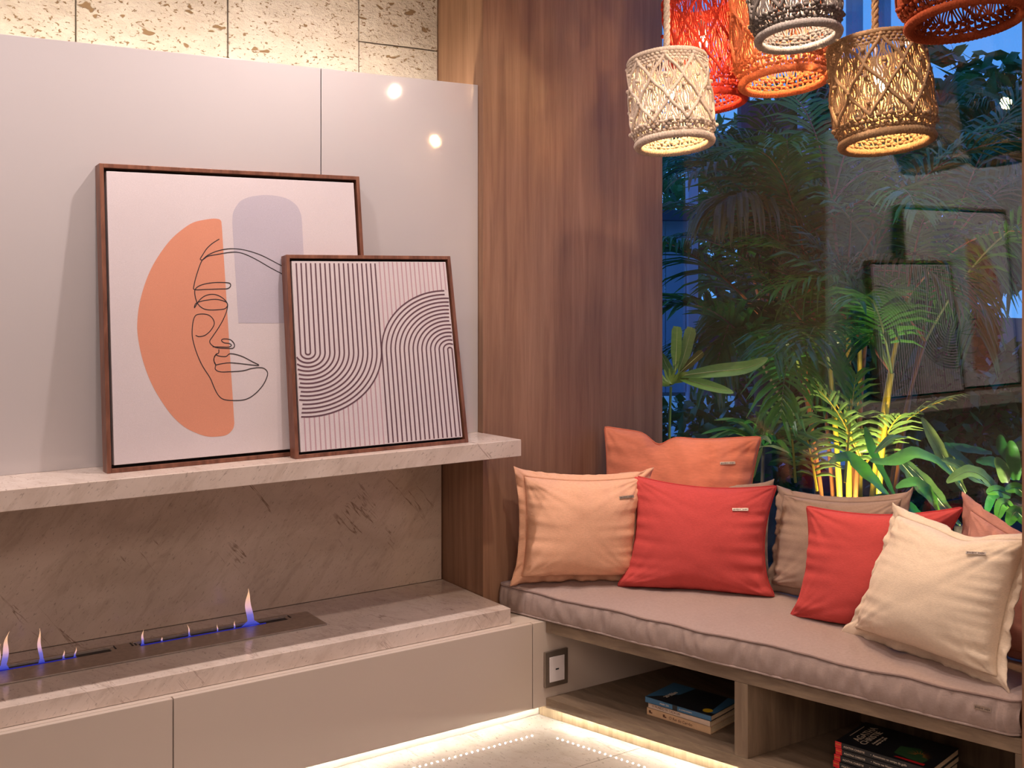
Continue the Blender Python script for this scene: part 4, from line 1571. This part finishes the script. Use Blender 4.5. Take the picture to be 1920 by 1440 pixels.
# -- fishtail like young palm at the left edge
q0 = W(1256, 735, 4.5)
fp = thing('young_palm', (q0.x, q0.y, 0.02), 'young palm with broad pleated light green leaflets beside the wood column', 'palm')
cane(fp, (q0.x, q0.y, 0.02), W(1258, 725, 4.5), 0.008, 'green', W(1250, 900, 4.5), nm='stalk')
sq = lambda t: min(1, t * 2.2) ** 0.8 * (1 if t < .93 else 0.75)
blade(fp, [W(1266, 700, 4.5), W(1268, 655, 4.46), W(1270, 612, 4.42)], 0.021, 'lime', fold=.15, rib='cream', prof=sq, upv=Vector((-.8, -.6, .1)))
blade(fp, [W(1272, 698, 4.5), W(1285, 660, 4.46), W(1297, 614, 4.42)], 0.023, 'lime', fold=.15, rib='cream', prof=sq, upv=Vector((-.8, -.6, .1)))
blade(fp, [W(1272, 702, 4.5), W(1295, 680, 4.46), W(1318, 660, 4.40)], 0.016, 'olive', fold=.15, rib='cream', prof=sq, upv=Vector((-.8, -.6, .2)))
blade(fp, [W(1275, 705, 4.5), W(1330, 698, 4.35), W(1400, 690, 4.25), W(1440, 672, 4.2)], 0.030, 'fresh', fold=.2, rib='cream', upv=Vector((-.6, -.5, .6)))
blade(fp, [W(1275, 708, 4.5), W(1320, 722, 4.38), W(1375, 737, 4.3)], 0.022, 'fresh', fold=.25, rib='cream', upv=Vector((-.6, -.5, .6)))
blade(fp, [W(1262, 712, 4.5), W(1252, 690, 4.5), W(1238, 660, 4.5)], 0.018, 'lime', fold=.15, rib='cream', upv=Vector((-.8, -.6, .1)))
for k in range(7):
    an = -0.5 - k * 0.25
    blade(fp, [W(1258, 722, 4.5), W(1258 - 18 * cos(an), 722 + 18 * sin(an) + 8, 4.49), W(1258 - 40 * cos(an), 722 + 40 * sin(an) + 8, 4.47)], 0.006, 'lime', fold=.1, upv=Vector((-.8, -.6, .1)))
for k in range(5):
    blade(fp, [W(1262, 718 - k * 3, 4.5), W(1285, 712 - k * 3, 4.47), W(1292 + k * 4, 704 + k * 2, 4.45)], 0.006, 'lime', fold=.1, upv=Vector((-.8, -.6, .1)))

# -- strap leaved rosette
r0 = W(1432, 838, 4.55)
dr_ = thing('dracaena', (r0.x, r0.y, 0.02), 'dark green strap leaved rosette plant just above the coral cushion corner', 'plant')
cane(dr_, (r0.x, r0.y, 0.02), r0, 0.011, 'bark', nm='stem')
for k in range(26):
    an = rng.uniform(0, 2 * pi)
    L_ = rng.uniform(0.16, 0.30)
    v = Vector((cos(an), sin(an), rng.uniform(0.1, 1.0))).normalized()
    blade(dr_, [r0, r0 + v * L_ * .5 + Vector((0, 0, .02)), r0 + v * L_ + Vector((0, 0, -0.05))], 0.013, rng.choice(['mid', 'fresh', 'dark']), seg=8, fold=.3)
# -- variegated leaf
v0 = W(1405, 912, 4.30)
vg = thing('variegated_plant', (v0.x, v0.y, 0.02), 'cream edged variegated plant behind the upper corner of the coral cushion', 'plant')
blade(vg, [Vector((v0.x, v0.y, .02)), W(1404, 935, 4.30), W(1412, 885, 4.28), W(1430, 838, 4.26)], 0.013, 'lime', fold=.3, rib='cream', upv=Vector((-.8, -.5, .2)))
blade(vg, [W(1424, 838, 4.28), W(1450, 838, 4.22), W(1480, 850, 4.2)], 0.009, 'lime', fold=.3, rib='cream')
blade(vg, [W(1424, 840, 4.28), W(1432, 822, 4.26), W(1446, 832, 4.25)], 0.014, 'lime', fold=.3, rib='cream')

# -- bird's nest ferns near the glass
n0 = W(1800, 985, 4.0)
fn = thing('birds_nest_fern', (n0.x, n0.y, 0.02), 'birds nest fern with long wavy strap leaves close to the glass on the right', 'fern')
cane(fn, (n0.x, n0.y, 0.02), n0, 0.03, 'bark', nm='stem')
TWIST = Vector((-.55, -.45, .7))
for pts, w, lf in (
        ([(1770, 960, 4.0), (1730, 915, 3.95), (1700, 880, 3.92), (1680, 858, 3.9)], .034, 'fresh'),
        ([(1810, 925, 4.0), (1785, 880, 3.95), (1762, 845, 3.95), (1728, 783, 3.95)], .028, 'lime'),
        ([(1800, 905, 3.95), (1760, 868, 3.88), (1715, 850, 3.82), (1672, 866, 3.78), (1630, 864, 3.75)], .025, 'bright'),
        ([(1857, 915, 4.0), (1830, 898, 3.9), (1795, 872, 3.88), (1765, 862, 3.88)], .022, 'fresh'),
        ([(1800, 985, 3.9), (1770, 950, 3.85), (1730, 900, 3.82), (1690, 862, 3.8)], .026, 'fresh'),
        ([(1880, 945, 3.8), (1850, 900, 3.75), (1815, 885, 3.72), (1775, 905, 3.7)], .026, 'fresh'),
        ([(1760, 960, 3.7), (1745, 930, 3.66), (1715, 905, 3.64), (1680, 915, 3.6)], .022, 'bright'),
        ([(1665, 930, 4.1), (1630, 892, 4.05), (1590, 858, 4.05), (1555, 868, 4.0)], .026, 'mid'),
        ([(1680, 935, 4.1), (1640, 855, 4.0), (1622, 800, 4.0)], .016, 'dark'),
        ([(1830, 880, 3.9), (1790, 850, 3.9), (1770, 830, 3.9)], .016, 'dark'),
        ([(1860, 850, 4.2), (1800, 840, 4.2), (1760, 838, 4.2)], .018, 'dark'),
        ([(1900, 900, 3.9), (1870, 870, 3.85), (1830, 865, 3.85)], .022, 'mid'),
        ([(1700, 820, 4.1), (1672, 822, 4.0), (1640, 850, 3.95)], .014, 'fresh'),
        ([(1750, 1000, 3.9), (1700, 950, 3.85), (1640, 930, 3.8)], .024, 'dark')):
    blade(fn, [W(*p) for p in pts], w, lf, fold=.18, wave=.10, rib='cream' if lf in ('fresh', 'lime') else None, upv=TWIST)

# -- philodendron at the right edge
f0 = W(1900, 1000, 3.7)
ph_ = thing('philodendron', (f0.x, f0.y, 0.02), 'bright green broad leaved plant at the right edge of the window', 'plant')
cane(ph_, (f0.x, f0.y, 0.02), f0, 0.012, 'green', nm='stem')
for pts, w, lf in (
        ([(1885, 905, 3.7), (1880, 880, 3.68), (1866, 858, 3.66)], .020, 'fresh'),
        ([(1905, 900, 3.7), (1900, 860, 3.68), (1895, 826, 3.66)], .022, 'mid'),
        ([(1895, 930, 3.7), (1870, 920, 3.66), (1850, 925, 3.62)], .018, 'bright'),
        ([(1900, 960, 3.7), (1880, 945, 3.66), (1870, 975, 3.62)], .020, 'bright'),
        ([(1925, 930, 3.6), (1905, 915, 3.6), (1885, 920, 3.6)], .018, 'bright'),
        ([(1930, 985, 3.6), (1905, 960, 3.6), (1890, 985, 3.6)], .022, 'bright'),
        ([(1900, 870, 3.8), (1880, 840, 3.8), (1875, 815, 3.8)], .018, 'dark'),
        ([(1930, 850, 3.7), (1915, 835, 3.7), (1905, 845, 3.7)], .016, 'fresh'),
        ([(1850, 960, 3.8), (1862, 930, 3.75), (1890, 920, 3.7)], .014, 'dark')):
    blade(ph_, [W(*p) for p in pts], w, lf, fold=.15, wave=.05, upv=Vector((-.8, -.5, .35)), rib='green' if lf == 'bright' else None, seg=14,
          prof=lambda t: sin(pi * min(1, t * .9 + .08)) ** .6)


# -- bushes and trees behind
def bush(name, label, cat, c, r, n, leaf, sz, trunk=True):
    c = Vector(c)
    root = thing(name, (c.x, c.y, 0.02), label, cat)
    mb = MB()
    for i in range(n):
        while True:
            p = Vector((rng.uniform(-1, 1), rng.uniform(-1, 1), rng.uniform(-1, 1)))
            if p.length < 1 and p.length > 0.35 and noise.noise(p * 2.6 + c) > -0.18:
                break
        p = c + Vector((p.x * r[0], p.y * r[1], p.z * r[2]))
        d = Vector((rng.gauss(0, 1), rng.gauss(0, 1), rng.gauss(0, .7))).normalized()
        u = d.cross(Vector((rng.gauss(0, 1), rng.gauss(0, 1), rng.gauss(0, 1)))).normalized()
        s = sz * rng.uniform(.6, 1.3)
        mb.add([p - d * s, p + u * s * .38, p + d * s, p - u * s * .38], [(0, 1, 2, 3)])
    mb.build('foliage', LF[leaf], root, kind='stuff')
    if trunk:
        mb = MB()
        mb.tube([(c.x, c.y, 0.0), (c.x + .05, c.y - .03, c.z * .5), (c.x, c.y, c.z + r[2] * .3)], [0.07, 0.055, 0.03], 8)
        for k in range(5):
            an = k * 1.3
            mb.tube([(c.x, c.y, c.z * .8), (c.x + r[0] * .5 * cos(an), c.y + r[1] * .5 * sin(an), c.z + r[2] * .4)], [0.03, 0.012], 6)
        mb.build('trunk', ST['bark'], root)
    return root


bush('garden_tree', 'distant leafy tree seen through the gap between the pale columns', 'tree', W(1345, 500, 13.0), (1.6, 1.6, 1.3), 2600, 'tree', 0.10)
bush('garden_shrub', 'dense dark shrub behind the yellow caned palm', 'shrub', W(1640, 640, 7.6), (0.75, 0.75, 0.75), 3600, 'dark', 0.07)
bush('garden_shrub', 'dense dark shrub behind the trunk of the feather palm', 'shrub', W(1500, 620, 7.4), (0.45, 0.5, 0.8), 2600, 'dark', 0.06)
bush('garden_shrub', 'dark shrub low down at the left of the window', 'shrub', W(1340, 860, 6.4), (0.6, 0.6, 0.35), 1400, 'dark', 0.06)
bush('garden_shrub', 'dark shrub low down at the right of the window', 'shrub', W(1800, 800, 6.6), (0.7, 0.7, 0.55), 3200, 'dark', 0.07)
bush('garden_tree', 'broad dark tree crown filling the back of the garden on the right', 'tree', W(1740, 330, 11.5), (2.0, 2.0, 1.25), 6500, 'dark', 0.13)
bush('garden_tree', 'small leafy tree far behind the feather palm', 'tree', W(1300, 340, 15), (1.3, 1.3, 0.9), 1100, 'tree', 0.12)

# -- pale pavilion across the garden
M['pale'] = plain('pale painted timber', (0.34, 0.42, 0.55), 0.7, 0, 0.08, 3)
M['slate'] = plain('slate painted wall', (0.045, 0.055, 0.09), 0.8, 0, 0.15, 3)
pav = thing('garden_pavilion', W(1330, 560, 9.2)[:2] + (0.02,) if False else (W(1330, 560, 9.2).x, W(1330, 560, 9.2).y, 0.02), 'pale garden pavilion with an open bay, behind the palms on the left', 'pavilion')
R3 = Vector((FY, -FX, 0))
F3 = Vector((FX, FY, 0))


def slab(nm, px0, px1, py0, py1, d_, th, m, parent):
    a, b = W(px0, py1, d_), W(px1, py0, d_)
    c_ = (a + b) / 2
    return MB().obox(c_, R3 * ((px1 - px0) / 2 / 2148.3 * d_), F3 * (th / 2), Vector((0, 0, (b.z - a.z) / 2))).build(nm, m, parent)


zb_ = 510 + 1.48 * 2148.3 / 9.2
for (a, b, m) in ((1180, 1212, 'pale'), (1214, 1246, 'pale'), (1248, 1284, 'pale')):
    slab('board', a, b, 415, 735, 9.2, 0.05, M[m], pav)
slab('post', 1288, 1306, -150, zb_, 9.15, 0.16, M['pale'], pav)
slab('post', 1386, 1402, -150, zb_, 9.15, 0.16, M['slate'], pav)
slab('sill_board', 1306, 1386, 584, 606, 9.15, 0.20, M['pale'], pav)
slab('apron', 1306, 1386, 608, 700, 9.2, 0.05, M['slate'], pav)
slab('side_wall', 1404, 1478, 190, zb_, 9.3, 0.10, M['slate'], pav)
slab('header', 1180, 1300, 395, 414, 9.1, 0.24, M['slate'], pav)
pav2 = thing('garden_pavilion', (W(1580, 60, 10).x, W(1580, 60, 10).y, 0.02), 'pale posts and rail of a structure high behind the lamps', 'pavilion')
zb2 = 510 + 1.48 * 2148.3 / 10.6
for a, b in ((1500, 1516), (1592, 1612), (1652, 1664)):
    slab('post', a, b, -250, zb2, 10.6, 0.2, M['pale'], pav2)
slab('rail', 1480, 1700, -40, -10, 10.5, 0.12, M['pale'], pav2)
# pale gravel patch glimpsed low on the left
M['paving'] = plain('pale paving', (0.50, 0.52, 0.58), 0.3, 0, .25, 8)
tag(MB().obox(Vector((W(1330, 800, 11.0).x, W(1330, 800, 11.0).y, 0.03)), R3 * 1.6, F3 * 2.4, Vector((0, 0, .02))).build('stone_path', M['paving']),
    'pale paved patch glimpsed between low leaves on the left of the garden', 'paving')

# uplight at the foot of the clump, with its fitting
ul = W(1600, 945, 4.95)
gu = thing('garden_spotlight', (ul.x, ul.y, 0.02), 'small garden uplight at the foot of the yellow caned palm', 'spotlight')
MB().tube([(ul.x, ul.y, .02), (ul.x, ul.y, .20)], 0.012, 8).build('stake', M['black'], gu, smooth=True)
MB().tube([(ul.x, ul.y, .20), (ul.x + .01, ul.y + .02, .27)], [0.03, 0.04], 14).build('head', M['black'], gu, smooth=True)
spot('garden_uplight', (ul.x + .012, ul.y + .022, 0.285), W(1605, 620, 5.35), 85, 75, 0.6, 0.03, (1.0, 0.80, 0.42))

for nm_, lab_, (px_, py_, d_), tg_, pw_ in (('garden_spotlight', 'small added garden uplight brightening the broad leaved young palm', (1335, 985, 4.36), (1290, 680, 4.5), 26),  # two added uplights with unseen fittings, put in to brighten the front plants
                                 ('garden_spotlight', 'small added garden uplight brightening the birds nest fern near the glass', (1790, 1010, 3.5), (1790, 860, 3.9), 80)):
    g_ = W(px_, py_, d_)
    gq = thing(nm_, (g_.x, g_.y, 0.02), lab_, 'spotlight')
    MB().tube([(g_.x, g_.y, .02), (g_.x, g_.y, .20)], 0.012, 8).build('stake', M['black'], gq, smooth=True)
    MB().tube([(g_.x, g_.y, .20), (g_.x + .01, g_.y + .02, .27)], [0.03, 0.04], 14).build('head', M['black'], gq, smooth=True)
    spot('garden_uplight', (g_.x + .012, g_.y + .022, 0.285), W(*tg_), pw_, 90, 0.8, 0.03, (1.0, 0.88, 0.62))
